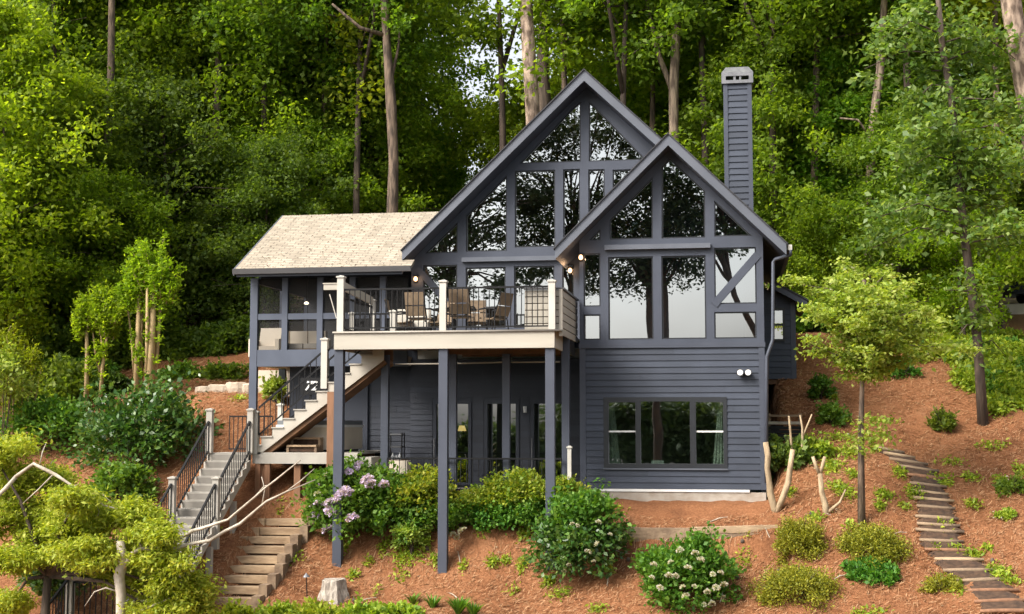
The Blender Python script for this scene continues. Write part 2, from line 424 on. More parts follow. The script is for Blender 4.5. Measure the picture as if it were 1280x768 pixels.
class MB:
    def __init__(s):
        s.v = []; s.f = []
    def add(s, vs, fs):
        n = len(s.v)
        s.v += [tuple(v) for v in vs]
        s.f += [tuple(i + n for i in f) for f in fs]
        return s
    def box(s, x0, x1, y0, y1, z0, z1):
        x0, x1 = min(x0, x1), max(x0, x1); y0, y1 = min(y0, y1), max(y0, y1); z0, z1 = min(z0, z1), max(z0, z1)
        return s.add([(x0, y0, z0), (x1, y0, z0), (x1, y1, z0), (x0, y1, z0), (x0, y0, z1), (x1, y0, z1), (x1, y1, z1), (x0, y1, z1)],
                     [(3, 2, 1, 0), (4, 5, 6, 7), (0, 1, 5, 4), (1, 2, 6, 5), (2, 3, 7, 6), (3, 0, 4, 7)])
    def bar(s, a, b, w, t, up=(0, 0, 1)):
        """square bar from a to b, w across, t along 'up'"""
        a, b = Vector(a), Vector(b)
        d = (b - a).normalized()
        up = Vector(up)
        sd = d.cross(up)
        if sd.length < 1e-4:
            sd = d.cross(Vector((0, 1, 0)))
        sd.normalize()
        up = sd.cross(d).normalized()
        vs = []
        for p in (a, b):
            for i, j in ((-1, -1), (1, -1), (1, 1), (-1, 1)):
                vs.append(p + sd * (w / 2 * i) + up * (t / 2 * j))
        return s.add(vs, [(3, 2, 1, 0), (4, 5, 6, 7), (0, 1, 5, 4), (1, 2, 6, 5), (2, 3, 7, 6), (3, 0, 4, 7)])
    def prism(s, poly, y0, y1):
        """polygon in XZ extruded along Y"""
        n = len(poly)
        vs = [(x, y0, z) for x, z in poly] + [(x, y1, z) for x, z in poly]
        fs = [tuple(range(n)), tuple(range(2 * n - 1, n - 1, -1))]
        fs += [(i, i + n, (i + 1) % n + n, (i + 1) % n) for i in range(n)]
        return s.add(vs, fs)
    def prismx(s, poly, x0, x1):
        """polygon in YZ extruded along X"""
        n = len(poly)
        vs = [(x0, y, z) for y, z in poly] + [(x1, y, z) for y, z in poly]
        fs = [tuple(range(n)), tuple(range(2 * n - 1, n - 1, -1))]
        fs += [(i, i + n, (i + 1) % n + n, (i + 1) % n) for i in range(n)]
        return s.add(vs, fs)
    def tube(s, pts, rad, n=8, cap=True, wob=0.0, rng=None):
        pts = [Vector(p) for p in pts]
        if not hasattr(rad, '__len__'):
            rad = [rad] * len(pts)
        base = len(s.v)
        for i, p in enumerate(pts):
            d = (pts[min(i + 1, len(pts) - 1)] - pts[max(i - 1, 0)]).normalized()
            a = d.cross(Vector((0.31, 0.95, 0.05)))
            if a.length < 0.05:
                a = d.cross(Vector((1, 0, 0)))
            a.normalize(); b = d.cross(a)
            for k in range(n):
                t = 2 * pi * k / n
                rr = rad[i] * (1 + (rng.uniform(-wob, wob) if rng else 0))
                s.v.append(tuple(p + a * (cos(t) * rr) + b * (sin(t) * rr)))
        for i in range(len(pts) - 1):
            for k in range(n):
                s.f.append((base + i * n + k, base + i * n + (k + 1) % n, base + (i + 1) * n + (k + 1) % n, base + (i + 1) * n + k))
        if cap:
            s.f.append(tuple(base + k for k in range(n - 1, -1, -1)))
            e = base + (len(pts) - 1) * n
            s.f.append(tuple(e + k for k in range(n)))
        return s
    def lathe(s, prof, n=16, c=(0, 0, 0)):
        base = len(s.v)
        for r, z in prof:
            for k in range(n):
                t = 2 * pi * k / n
                s.v.append((c[0] + r * cos(t), c[1] + r * sin(t), c[2] + z))
        for i in range(len(prof) - 1):
            for k in range(n):
                s.f.append((base + i * n + k, base + i * n + (k + 1) % n, base + (i + 1) * n + (k + 1) % n, base + (i + 1) * n + k))
        s.f.append(tuple(base + k for k in range(n - 1, -1, -1)))
        e = base + (len(prof) - 1) * n
        s.f.append(tuple(e + k for k in range(n)))
        return s
    def mesh(s, name, m, off=Vector((0, 0, 0)), smooth=False):
        me = bpy.data.meshes.new(name)
        me.from_pydata([(v[0] - off.x, v[1] - off.y, v[2] - off.z) for v in s.v], [], s.f)
        me.materials.append(m)
        if smooth:
            me.polygons.foreach_set('use_smooth', [True] * len(me.polygons))
        me.update()
        return me
    def build(s, name, m, parent=None, smooth=False):
        return link(name, s.mesh(name, m, base_loc(parent), smooth), parent)

def np_mesh(name, V, n_per, m):
    """V: (k*n_per,3) vertices, each run of n_per one face"""
    me = bpy.data.meshes.new(name)
    nv = len(V); nf = nv // n_per
    me.vertices.add(nv)
    me.vertices.foreach_set('co', np.asarray(V, np.float32).ravel())
    me.loops.add(nv)
    me.loops.foreach_set('vertex_index', np.arange(nv, dtype=np.int32))
    me.polygons.add(nf)
    me.polygons.foreach_set('loop_start', np.arange(0, nv, n_per, dtype=np.int32))
    me.polygons.foreach_set('loop_total', np.full(nf, n_per, np.int32))
    me.materials.append(m)
    me.update(calc_edges=True)
    me.validate()
    return me

def wall2d(outline, holes, y0, y1, name, m, parent):
    """a wall in the XZ plane with holes, y0..y1 thick"""
    cu = bpy.data.curves.new('wall_outline', 'CURVE')
    cu.dimensions = '2D'
    cu.fill_mode = 'BOTH'
    cu.extrude = abs(y1 - y0) / 2
    for poly in [outline] + list(holes):
        sp = cu.splines.new('POLY')
        sp.points.add(len(poly) - 1)
        for p, (x, z) in zip(sp.points, poly):
            p.co = (x, z, 0, 1)
        sp.use_cyclic_u = True
    tmp = bpy.data.objects.new('tmp', cu)
    COL.objects.link(tmp)
    dg = bpy.context.evaluated_depsgraph_get()
    me = bpy.data.meshes.new_from_object(tmp.evaluated_get(dg))
    bpy.data.objects.remove(tmp)
    bpy.data.curves.remove(cu)
    off = base_loc(parent)
    ym = (y0 + y1) / 2
    for v in me.vertices:
        x, z, y = v.co
        v.co = (x - off.x, ym - y - off.y, z - off.z)
    me.flip_normals()
    me.materials.clear(); me.materials.append(m)
    me.name = name
    me.update()
    return link(name, me, parent)

def lap(mb, x0, x1, z0, z1, y, holes=(), step=0.178, lip=0.028, top=None):
    """lap siding facing -Y; holes (x0,x1,z0,z1) are left out; top(x) limits the height"""
    n = max(1, round((z1 - z0) / step))
    st = (z1 - z0) / n
    for i in range(n):
        a, b = z0 + i * st, z0 + (i + 1) * st
        jr = random.Random(i * 13 + int(abs(x0) * 100))
        cuts = [x0] + sorted(jr.uniform(x0 + 0.5, x1 - 0.5) for _ in range(int((x1 - x0) / 2.6))) + [x1] if x1 - x0 > 2.5 else [x0, x1]
        segs = [(cuts[q_] + (0.004 if q_ else 0), cuts[q_ + 1]) for q_ in range(len(cuts) - 1)]
        for hx0, hx1, hz0, hz1 in holes:
            if b <= hz0 + 0.01 or a >= hz1 - 0.01:
                continue
            ns = []
            for s0, s1 in segs:
                if hx0 > s0: ns.append((s0, min(hx0, s1)))
                if hx1 < s1: ns.append((max(hx1, s0), s1))
            segs = [q for q in ns if q[1] - q[0] > 0.01]
        for s0, s1 in segs:
            mb.add([(s0, y - lip, a), (s1, y - lip, a), (s1, y - 0.004, b), (s0, y - 0.004, b), (s0, y, a), (s1, y, a), (s1, y, b), (s0, y, b)],
                   [(0, 1, 2, 3), (4, 5, 1, 0), (0, 3, 7, 4), (1, 5, 6, 2)])

def copy_tree(o, parent=None):
    c = o.copy()
    COL.objects.link(c)
    c.parent = parent
    for ch in o.children:
        copy_tree(ch, c)
    return c

# ------------------------------------------------------------------ terrain
def h0(y):
    return np.interp(y, [-400, -40, -22, -14, -9, -6, -4.5, -3, -2, -1, 0, 2, 5, 8, 14, 30, 60, 120, 400],
                     [-14, -12, -8.6, -6.2, -4.3, -3.2, -2.55, -1.75, -1.05, -0.5, -0.1, 0.9, 2.6, 4.1, 5.6, 7.6, 11, 18, 40])

_ctl = []
def ctl(px, py, Y):
    p = at(px, py, Y)
    _ctl.append((p.x, p.y, p.z))
for q in [(690, 722, -3), (552, 722, -3), (421, 713, -3), (640, 768, -4.7), (460, 768, -4.9), (330, 766, -5.1),
          (780, 672, -2.3), (960, 668, -2.3), (850, 624, -0.35), (750, 624, -0.4), (940, 624, -0.4), (850, 662, -1.9), (960, 655, -1.8),
          (850, 768, -4.6), (1077, 660, -2.2), (1077, 764, -4.9), (1245, 760, -5.0), (1300, 768, -5.3), (1175, 682, -2.6), (1155, 625, -0.9),
          (1125, 578, 0.6), (1110, 560, 1.5), (1010, 430, 8), (1050, 480, 5), (1010, 520, 2.8), (1000, 575, 0.5), (980, 605, -0.5),
          (1230, 530, 3), (1290, 470, 6), (1290, 395, 14), (1250, 430, 10), (1290, 600, 0), (1290, 690, -2.8), (1150, 500, 4),
          (640, 690, -2.4), (500, 690, -2.4), (600, 640, -1.6), (700, 640, -1.6), (500, 640, -1.6), (430, 690, -2.5),
          (345, 652, -2.3), (288, 752, -4.9), (330, 690, -3.3), (400, 650, -1.9), (270, 620, -1.2), (225, 725, -4.7), (170, 660, -2.6),
          (220, 500, 3.2), (300, 486, 4.5), (200, 560, 0.6), (250, 480, 5), (150, 560, 1), (100, 520, 3.5), (0, 520, 4.5), (0, 610, -0.8),
          (0, 700, -4.5), (100, 690, -4.3), (120, 620, -1.5), (250, 540, 1.2), (300, 560, 0.6), (-60, 560, 2)]:
    ctl(*q)
_C = np.array(_ctl)
_SIG = 2.6
def _ker(P, Q):
    d2 = ((P[:, None, :] - Q[None, :, :]) ** 2).sum(-1)
    return np.exp(-d2 / (2 * _SIG ** 2))
_W = np.linalg.solve(_ker(_C[:, :2], _C[:, :2]) + 0.02 * np.eye(len(_C)), _C[:, 2] - h0(_C[:, 1]))

def sstep(a, b, x):
    t = np.clip((x - a) / (b - a), 0, 1)
    return t * t * (3 - 2 * t)

def _xy(px, py, Y):
    p = at(px, py, Y)
    return (p.x, p.y)
CUTS = [(_xy(356, 655, -2.2), _xy(286, 755, -5.1), 0.62, 0.26), (_xy(785, 676, -2.75), _xy(965, 672, -2.75), 0.50, 0.30)]
HX0, HX1 = X(500, 1.5), X(957, 0.0)
def ground_np(x, y):
    x = np.asarray(x, float).ravel(); y = np.asarray(y, float).ravel()
    z = np.zeros(len(x))
    for i in range(0, len(x), 20000):
        P = np.stack([x[i:i + 20000], y[i:i + 20000]], 1)
        z[i:i + 20000] = h0(P[:, 1]) + _ker(P, _C[:, :2]) @ _W
    # the cut in which the house stands
    inside = sstep(HX0 - 0.9, HX0 + 0.1, x) * (1 - sstep(HX1 - 0.1, HX1 + 0.5, x)) * sstep(-1.3, -0.3, y) * (1 - sstep(10.0, 12.5, y))
    z = z * (1 - inside) + np.minimum(z, -0.25) * inside
    # hollow under the tub platform
    u = sstep(X(318, -1.4), X(330, -1.4), x) * (1 - sstep(HX0 + 0.0, HX0 + 0.6, x)) * sstep(-1.9, -1.2, y) * (1 - sstep(3.0, 3.8, y))
    z = z * (1 - u) + np.minimum(z, 0.55) * u
    u = sstep(X(436, -1.4), X(448, -1.4), x) * (1 - sstep(HX0 + 0.4, HX0 + 1.0, x)) * sstep(-1.75, -1.3, y) * (1 - sstep(3.0, 3.8, y))
    z = z * (1 - u) + np.minimum(z, -0.38) * u
    # cuttings for the timber steps and below the retaining timbers
    for (ax, ay), (bx, by), w, dz in CUTS:
        tt = np.clip(((x - ax) * (bx - ax) + (y - ay) * (by - ay)) / ((bx - ax) ** 2 + (by - ay) ** 2), 0, 1)
        dd = np.hypot(x - ax - tt * (bx - ax), y - ay - tt * (by - ay))
        z = z - dz * (1 - sstep(w * 0.75, w * 1.25, dd))
    return z

def gz(x, y):
    return float(ground_np([x], [y])[0])

def hit(px, py):
    """where the sight line through a photograph pixel meets the ground"""
    v = ray(px, py)
    t = np.linspace(22, 70, 1200)
    xs = CAM.x + v.x * t; ys = CAM.y + v.y * t; zs = CAM.z + v.z * t
    g = ground_np(xs, ys)
    k = np.nonzero(zs <= g)[0]
    i = int(k[0]) if len(k) else len(t) - 1
    return Vector((xs[i], ys[i], g[i]))

def build_ground():
    xs = np.concatenate([np.linspace(-320, -60, 14)[:-1], np.linspace(-60, -22, 39)[:-1], np.arange(-22, 11, 0.17), np.linspace(11, 50, 40)[1:], np.linspace(50, 320, 14)[1:]])
    ys = np.concatenate([np.linspace(-420, -24, 30)[:-1], np.arange(-24, -7, 0.6), np.arange(-7, 9, 0.17), np.arange(9, 40, 1.0), np.linspace(40, 420, 30)])
    gx, gy = np.meshgrid(xs, ys)
    z = ground_np(gx, gy)
    rng = np.random.default_rng(3)
    near = ((np.abs(gx.ravel() + 6) < 18) & (np.abs(gy.ravel()) < 9.5)).astype(float)
    def lump(s, k):
        a = rng.uniform(0, 6.28, (k, 2)); f = rng.normal(0, s, (k, 2)); out = 0
        for i in range(k):
            out = out + np.sin(gx.ravel() * f[i, 0] + gy.ravel() * f[i, 1] + a[i, 0])
        return out / math.sqrt(k)
    z = z + near * (0.03 * lump(1.6, 10) + 0.022 * lump(5, 14) + 0.012 * rng.normal(0, 1, len(z)))
    V = np.stack([gx.ravel(), gy.ravel(), z], 1)
    nx, ny = len(xs), len(ys)
    i = np.arange(nx * ny).reshape(ny, nx)
    Fq = np.stack([i[:-1, :-1], i[:-1, 1:], i[1:, 1:], i[1:, :-1]], -1).reshape(-1, 4)
    me = bpy.data.meshes.new('ground')
    me.vertices.add(len(V)); me.vertices.foreach_set('co', V.astype(np.float32).ravel())
    me.loops.add(Fq.size); me.loops.foreach_set('vertex_index', Fq.astype(np.int32).ravel())
    me.polygons.add(len(Fq))
    me.polygons.foreach_set('loop_start', np.arange(0, Fq.size, 4, dtype=np.int32))
    me.polygons.foreach_set('loop_total', np.full(len(Fq), 4, np.int32))
    me.polygons.foreach_set('use_smooth', np.ones(len(Fq), bool))
    me.materials.append(M['ground'])
    me.update(calc_edges=True)
    setp(link('ground', me), kind='structure')
    w = MB().add([(-320, -330, -8.2), (320, -330, -8.2), (320, -12, -8.2), (-320, -12, -8.2)], [(0, 1, 2, 3)])
    setp(w.build('lake', M['water']), kind='structure')
build_ground()
# ================================================================== THE HOUSE
house = thing('lake_house', 'blue-grey gabled lake house with tall glazed gables and lap siding', 'house', (-4, 3, 0))
YB, YM = 0.0, 1.5                     # front of the projecting wing, front of the main gable

def rect(px0, py0, px1, py1, Y, pref=840):
    x0 = X(px0, Y, (py0 + py1) / 2); x1 = X(px1, Y, (py0 + py1) / 2)
    return (x0, x1, Z(py1, Y, pref), Z(py0, Y, pref))

def rpoly(r):
    x0, x1, z0, z1 = r
    return [(x0, z0), (x1, z0), (x1, z1), (x0, z1)]

def ppoly(pts, Y, pref=840):
    return [(X(px, Y, py), Z(py, Y, pref)) for px, py in pts]

def offset_in(poly, d):
    """inset of a convex polygon"""
    n = len(poly)
    area = sum(poly[i][0] * poly[(i + 1) % n][1] - poly[(i + 1) % n][0] * poly[i][1] for i in range(n))
    if area < 0:
        poly = poly[::-1]
    lines = []
    for i in range(n):
        a = Vector(poly[i]); b = Vector(poly[(i + 1) % n])
        t = (b - a).normalized(); nn = Vector((-t.y, t.x))
        lines.append((a + nn * d, t))
    out = []
    for i in range(n):
        p, t = lines[i - 1]; q, s = lines[i]
        den = t.x * s.y - t.y * s.x
        if abs(den) < 1e-6:
            out.append((q.x, q.y)); continue
        k = ((q.x - p.x) * s.y - (q.y - p.y) * s.x) / den
        v = p + t * k
        out.append((v.x, v.y))
    return out

_wrng = random.Random(5)
def window(poly, Y, m='glass', fr=0.035, label=None):
    """a fixed light: slim dark frame with the pane as its sub-part, set into an opening of a wall whose face is at Y"""
    ins = offset_in(poly, fr)
    outr = offset_in(poly, 0.004)
    f = wall2d(outr, [ins], Y + 0.035, Y + 0.105, 'window', M['darkframe'], house)
    # every pane sits a hair out of true, as real ones do
    cx = sum(p[0] for p in ins) / len(ins); cz = sum(p[1] for p in ins) / len(ins)
    ax, az = _wrng.uniform(-0.006, 0.006), _wrng.uniform(-0.006, 0.006)
    mb = MB()
    mb.add([(x, Y + 0.07 + ax * (x - cx) + az * (z - cz), z) for x, z in ins], [tuple(range(len(ins)))])
    mb.build('pane', M[m], f)
    return f

# ---- projecting wing
bx0, bx1 = X(725, YB, 520), X(957, YB, 520)
zs = Z(431, YB)                      # where siding meets glazing
zb = Z(611, YB)
pw = rect(757, 499, 906.5, 584, YB)
mb = MB()
lap(mb, bx0 + 0.16, bx1 - 0.16, zb, zs - 0.1, YB - 0.004, [pw], step=0.176)
mb.build('siding', M['siding'], house)
# structural wall behind siding
wall2d([(bx0, zb), (bx1, zb), (bx1, zs), (bx0, zs)], [rpoly(pw)], YB, YB + 0.14, 'wall', M['siding'], house)
MB().box(bx0, bx0 + 0.16, YB - 0.04, YB - 0.001, zb, zs - 0.1).build('corner_board', M['trim'], house)
MB().box(bx1 - 0.16, bx1, YB - 0.04, YB - 0.001, zb, zs - 0.1).build('corner_board', M['trim'], house)
MB().box(bx0 - 0.02, bx1 + 0.02, YB - 0.06, YB - 0.001, zs - 0.1, zs + 0.03).build('belt_board', M['trim'], house)
MB().box(bx0 + 0.02, bx1 - 0.02, YB - 0.02, YB + 0.13, zb - 0.55, zb - 0.075).build('foundation', M['concrete'], house)
MB().box(bx0 + 0.2, bx1 - 0.45, YB - 0.05, YB + 0.1, zb - 0.07, zb - 0.005).build('sill_ledge', M['white'], house)
# roof of the wing
YF = YB - 0.65
ax_, az_ = X(835, YF, 168), Z(168, YF, 835)
hw = 3.07
ez = Z(307, YF, 840)
slope = (az_ - ez) / hw
TV = 0.30
def roof_z(x, ax, az, sl):
    return az - abs(x - ax) * sl
def gable_roof(ax, az, hw, sl, y0, y1, rake_w=0.30):
    e = az - hw * sl
    for sgn in (-1, 1):
        MB().prism([(ax, az), (ax + sgn * hw, e), (ax + sgn * hw, e - TV), (ax, az - TV)][::sgn], y0 + 0.05, y1).build('roof', M['trim'], house)
        MB().prism([(ax, az + 0.045), (ax + sgn * (hw + 0.05), e + 0.045 - 0.05 * sl), (ax + sgn * (hw + 0.05), e - 0.05 * sl + 0.004), (ax, az + 0.004)][::sgn], y0 - 0.04, y1).build('roof_shingles', M['darkshingle'], house)
        MB().prism([(ax, az), (ax + sgn * (hw + 0.01), e - 0.01 * sl), (ax + sgn * (hw + 0.01), e - 0.01 * sl - rake_w), (ax, az - rake_w)][::sgn], y0, y0 + 0.048).build('rake_board', M['rake'], house)
    return e
gable_roof(ax_, az_, hw, slope, YF, 8.6)
# upper glazed wall of the wing
def wtop(x): return roof_z(x, ax_, az_, slope) - TV - 0.004
outline = [(bx0, zs), (bx1, zs), (bx1, wtop(bx1)), (ax_, wtop(ax_)), (bx0, wtop(bx0))]
W = []
W.append(rpoly(rect(729.5, 315, 750.5, 382, YB)))
W.append(rpoly(rect(729.5, 392, 750.5, 424, YB)))
W.append(rpoly(rect(760.5, 320, 816.5, 424, YB)))
W.append(rpoly(rect(827, 320, 882.5, 424, YB)))
W.append(rpoly(rect(893, 311, 945.5, 381, YB)))
W.append(rpoly(rect(893, 391, 945.5, 424, YB)))
W.append(ppoly([(736, 298.5), (750.5, 298.5), (750.5, 284)], YB))
W.append(ppoly([(762, 298), (816, 298), (816, 221), (762, 273)], YB))
W.append(ppoly([(827, 298), (881.5, 298), (881.5, 240), (837.5, 198), (827, 208)], YB))
W.append(ppoly([(893, 297), (940, 297), (893, 252)], YB))
wall2d(outline, W, YB, YB + 0.13, 'gable_wall', M['trim'], house)
for w in W:
    window(w, YB)
# diagonal brace, header mouldings
a = at(897, 376, YB); b = at(944, 322, YB)
MB().bar((a.x - 0.10, YB - 0.012, a.z - 0.11), (b.x + 0.07, YB - 0.012, b.z + 0.08), 0.02, 0.21, up=(-0.7, 0, 0.7)).build('brace', M['trim'], house)
r = rect(756, 305.5, 888, 311.5, YB)
MB().box(r[0], r[1], YB - 0.13, YB - 0.001, r[2], r[3]).build('header_moulding', M['rake'], house)

# ---- triple window of the lower storey
fx0, fx1, fz0, fz1 = pw
tw = MB()
cols = [rect(761, 503, 794.5, 580, YB), rect(801, 502, 862.5, 580, YB), rect(870, 503, 904, 580, YB)]
tf = wall2d(rpoly((fx0 - 0.05, fx1 + 0.05, fz0 - 0.03, fz1 + 0.05)), [rpoly(c) for c in cols], YB - 0.045, YB + 0.1, 'picture_window', M['darkframe'], house)
for c in cols:
    MB().add([(c[0], YB + 0.03, c[2]), (c[1], YB + 0.03, c[2]), (c[1], YB + 0.03, c[3]), (c[0], YB + 0.03, c[3])], [(0, 1, 2, 3)]).build('pane', M['lowglass'], tf)
for c in (cols[0], cols[2]):
    zm = Z(539.5, YB)
    MB().box(c[0], c[1], YB - 0.01, YB + 0.05, zm - 0.022, zm + 0.022).build('meeting_rail', M['white'], tf)
for c, sx in ((cols[0], 1), (cols[2], -1)):
    e = c[0] if sx > 0 else c[1]
    v = [(e, fz0 + 0.05), (e + sx * 0.26, fz0 + 0.05), (e + sx * 0.16, (fz0 + fz1) / 2), (e + sx * 0.12, fz1), (e, fz1)]
    mb = MB(); n = 10
    for i in range(n):          # gathered folds
        t0, t1 = i / n, (i + 1) / n
        def p(t, z):
            zt = (z - fz0) / (fz1 - fz0)
            w = 0.30 - 0.18 * zt
            return (e + sx * w * t, YB + 0.20 + 0.03 * sin(t * 22), z)
        for k in range(4):
            z0, z1 = fz0 + (fz1 - fz0) * k / 4, fz0 + (fz1 - fz0) * (k + 1) / 4
            mb.add([p(t0, z0), p(t1, z0), p(t1, z1), p(t0, z1)], [(0, 1, 2, 3)])
    mb.build('curtain', M['curtain'], tf)
MB().box(fx0 - 0.06, fx1 + 0.06, YB - 0.075, YB - 0.03, fz0 - 0.075, fz0 - 0.033).build('window_sill', M['rake'], tf)
c0 = at(822, 580, YB + 0.1)
setp(MB().box(c0.x - 0.17, c0.x + 0.17, YB + 0.10, YB + 0.13, fz0 + 0.005, fz0 + 0.17).build('white_card', M['white']), 'small white card standing inside the lower triple window', 'card')

# floodlights on the siding
fl = thing('twin_floodlight', 'twin-headed white security floodlight on the lap siding', 'floodlight', at(930, 466, YB - 0.05))
MB().lathe([(0.001, -0.035), (0.05, -0.035), (0.05, 0.0), (0.001, 0.0)], 12, (fl.location.x, fl.location.y, fl.location.z)).build('mounting_box', M['black'], fl)
for sx in (-1, 1):
    cx = fl.location.x + sx * 0.105
    m_ = MB()
    for k in range(12):
        t0, t1 = 2 * pi * k / 12, 2 * pi * (k + 1) / 12
        for (r0, y0), (r1, y1) in (((0.03, 0.03), (0.075, -0.03)), ((0.075, -0.03), (0.095, -0.15)), ((0.095, -0.15), (0.08, -0.15))):
            m_.add([(cx + r0 * cos(t0), fl.location.y + y0, fl.location.z + r0 * sin(t0)), (cx + r0 * cos(t1), fl.location.y + y0, fl.location.z + r0 * sin(t1)),
                    (cx + r1 * cos(t1), fl.location.y + y1, fl.location.z + r1 * sin(t1)), (cx + r1 * cos(t0), fl.location.y + y1, fl.location.z + r1 * sin(t0))], [(0, 1, 2, 3)])
    hd = m_.build('lamp_head', M['black'], fl)
    g_ = MB(); g_.add([(cx + 0.08 * cos(2 * pi * k / 14), fl.location.y - 0.148, fl.location.z + 0.08 * sin(2 * pi * k / 14)) for k in range(14)], [tuple(range(14))])
    g_.build('lens', M['floodglass'], hd)

# ---- main gable
YF2 = YM - 0.75
mx_, mz_ = X(730, YF2, 88), Z(88, YF2, 730)
mhw = mx_ - X(503, YF2, 310)
mez = Z(310, YF2, 620)
mslope = (mz_ - mez) / mhw
gable_roof(mx_, mz_, mhw, mslope, YF2, 9.6)
def mtop(x): return roof_z(x, mx_, mz_, mslope) - TV - 0.004
mx0, mx1 = X(514, YM, 400), bx1 - 0.5
zd = Z(436, YM, 620)
out2 = [(mx0, zd), (mx1, zd), (mx1, mtop(mx1)), (mx_, mtop(mx_)), (mx0, mtop(mx0))]
G = []
G.append(ppoly([(649, 203.5), (726, 203.5), (726, 129), (719, 133)], YM, 690))
G.append(ppoly([(736, 203.5), (808, 203.5), (745, 137), (736, 129)], YM, 690))
G.append(ppoly([(531, 314.5), (572, 314.5), (572, 276)], YM, 650))
G.append(ppoly([(582.5, 313.5), (633.5, 313.5), (633.5, 219), (582.5, 268)], YM, 650))
G.append(rpoly(rect(643.5, 213, 694, 309, YM, 670)))
G.append(rpoly(rect(704, 212, 725, 300, YM, 700)))
G.append(rpoly(rect(735.5, 212, 756, 300, YM, 740)))
G.append(rpoly(rect(766, 212, 798, 300, YM, 780)))
G.append(rpoly(rect(529, 330.5, 571.5, 410, YM, 600)))
G.append(rpoly(rect(582, 334, 632, 410, YM, 620)))
G.append(rpoly(rect(642.5, 333, 693, 410, YM, 650)))
G.append(rpoly(rect(703, 331, 717.5, 410, YM, 680)))
wall2d(out2, G, YM, YM + 0.13, 'gable_wall', M['trim'], house)
for w in G:
    window(w, YM)
a = at(521, 335, YM); b = at(556, 375, YM)
MB().bar((a.x, YM - 0.012, a.z), (b.x + 0.3, YM - 0.012, b.z - 0.33), 0.02, 0.19, up=(0.7, 0, 0.7)).build('brace', M['trim'], house)
r = rect(578, 321.5, 697, 327, YM, 640)
MB().box(r[0], r[1], YM - 0.13, YM - 0.001, r[2], r[3]).build('header_moulding', M['rake'], house)
# side, back walls and floors that close the house
MB().box(mx0, mx0 + 0.14, YM + 0.135, 9.2, -0.4, mtop(mx0) - 0.02).build('wall', M['trim'], house)
MB().box(bx1 - 0.14, bx1, YB + 0.145, 8.4, -0.4, wtop(bx1) - 0.02).build('wall', M['siding'], house)
MB().box(bx0, bx0 + 0.13, YB + 0.145, YM - 0.005, -0.4, wtop(bx0) - 0.02).build('wall', M['siding'], house)
MB().prism([(mx0, -0.4), (bx1, -0.4), (bx1, 6.0), (mx_, mtop(mx_)), (mx0, mtop(mx0))], 9.0, 9.15).build('wall', M['trim'], house)
MB().box(mx0 + 0.16, bx1 - 0.16, YM + 0.16, 8.9, zd - 0.28, zd - 0.02).build('upper_floor', M['interior'], house)
MB().box(bx0 + 0.15, bx1 - 0.16, YB + 0.16, YM + 0.14, zd - 0.28, zd - 0.02).build('upper_floor', M['interior'], house)
MB().box(mx0 + 0.16, bx1 - 0.16, 5.6, 5.7, -0.2, zd - 0.3).build('inner_wall', M['interior'], house)
MB().box(mx0 + 0.16, bx1 - 0.16, 6.6, 6.7, zd, 6.6).build('inner_wall', M['interior'], house)

# ---- lower storey wall behind the patio, with doors
zl = Z(609, YM, 620)
def dr(px0, px1): return rect(px0, 505, px1, 604, YM, 620)
D = [dr(545.5, 562), dr(570.5, 585.5), dr(609.5, 645), dr(667.5, 703)]
lx0 = X(440, YM, 520)
mb = MB()
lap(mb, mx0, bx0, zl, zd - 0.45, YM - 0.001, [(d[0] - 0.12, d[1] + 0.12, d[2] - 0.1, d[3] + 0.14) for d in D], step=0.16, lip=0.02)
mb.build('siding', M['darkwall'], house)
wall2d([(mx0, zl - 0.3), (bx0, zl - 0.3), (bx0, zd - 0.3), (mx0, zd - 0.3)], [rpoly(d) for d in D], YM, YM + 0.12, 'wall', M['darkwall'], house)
for i, d in enumerate(D):
    isdoor = i in (0, 3)
    f = wall2d(rpoly((d[0] - 0.09, d[1] + 0.09, d[2] - 0.07, d[3] + 0.10)), [rpoly(d)], YM - 0.05, YM + 0.03, 'glass_door' if isdoor else 'side_window', M['darkwall'], house)
    MB().add([(d[0], YM + 0.05, d[2]), (d[1], YM + 0.05, d[2]), (d[1], YM + 0.05, d[3]), (d[0], YM + 0.05, d[3])], [(0, 1, 2, 3)]).build('pane', M['lowglass'], f)
    if isdoor:
        hx = d[0] - 0.045
        zc = Z(570, YM, 620)
        MB().tube([(hx, YM - 0.10, zc - 0.5), (hx, YM - 0.10, zc + 0.5)], 0.016, 8).bar((hx, YM - 0.1, zc - 0.4), (hx, YM - 0.04, zc - 0.4), 0.015, 0.015).bar((hx, YM - 0.1, zc + 0.4), (hx, YM - 0.04, zc + 0.4), 0.015, 0.015).build('handle', M['metal'], f)
# darker end wall to the side of the patio and its dark recess
ex0 = X(345, YM + 0.2, 520)
mb = MB()
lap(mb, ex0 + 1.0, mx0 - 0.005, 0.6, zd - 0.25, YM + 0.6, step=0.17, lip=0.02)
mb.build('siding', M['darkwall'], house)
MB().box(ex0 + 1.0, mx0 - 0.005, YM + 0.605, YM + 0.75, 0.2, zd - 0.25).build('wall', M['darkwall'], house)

# ---- screened porch wing
YP = 1.0
prx0 = X(317, YP, 400)
prx1 = mx0 - 0.003
YE = 0.35
ezp, exl = Z(335, YE, 400), X(293, YE, 336)
YR = 4.6
rzp = Z(267.5, YR, 440)
pslope = (rzp - ezp) / (YR - YE)
xr = mx_ - (mz_ - rzp) / mslope + 1.2
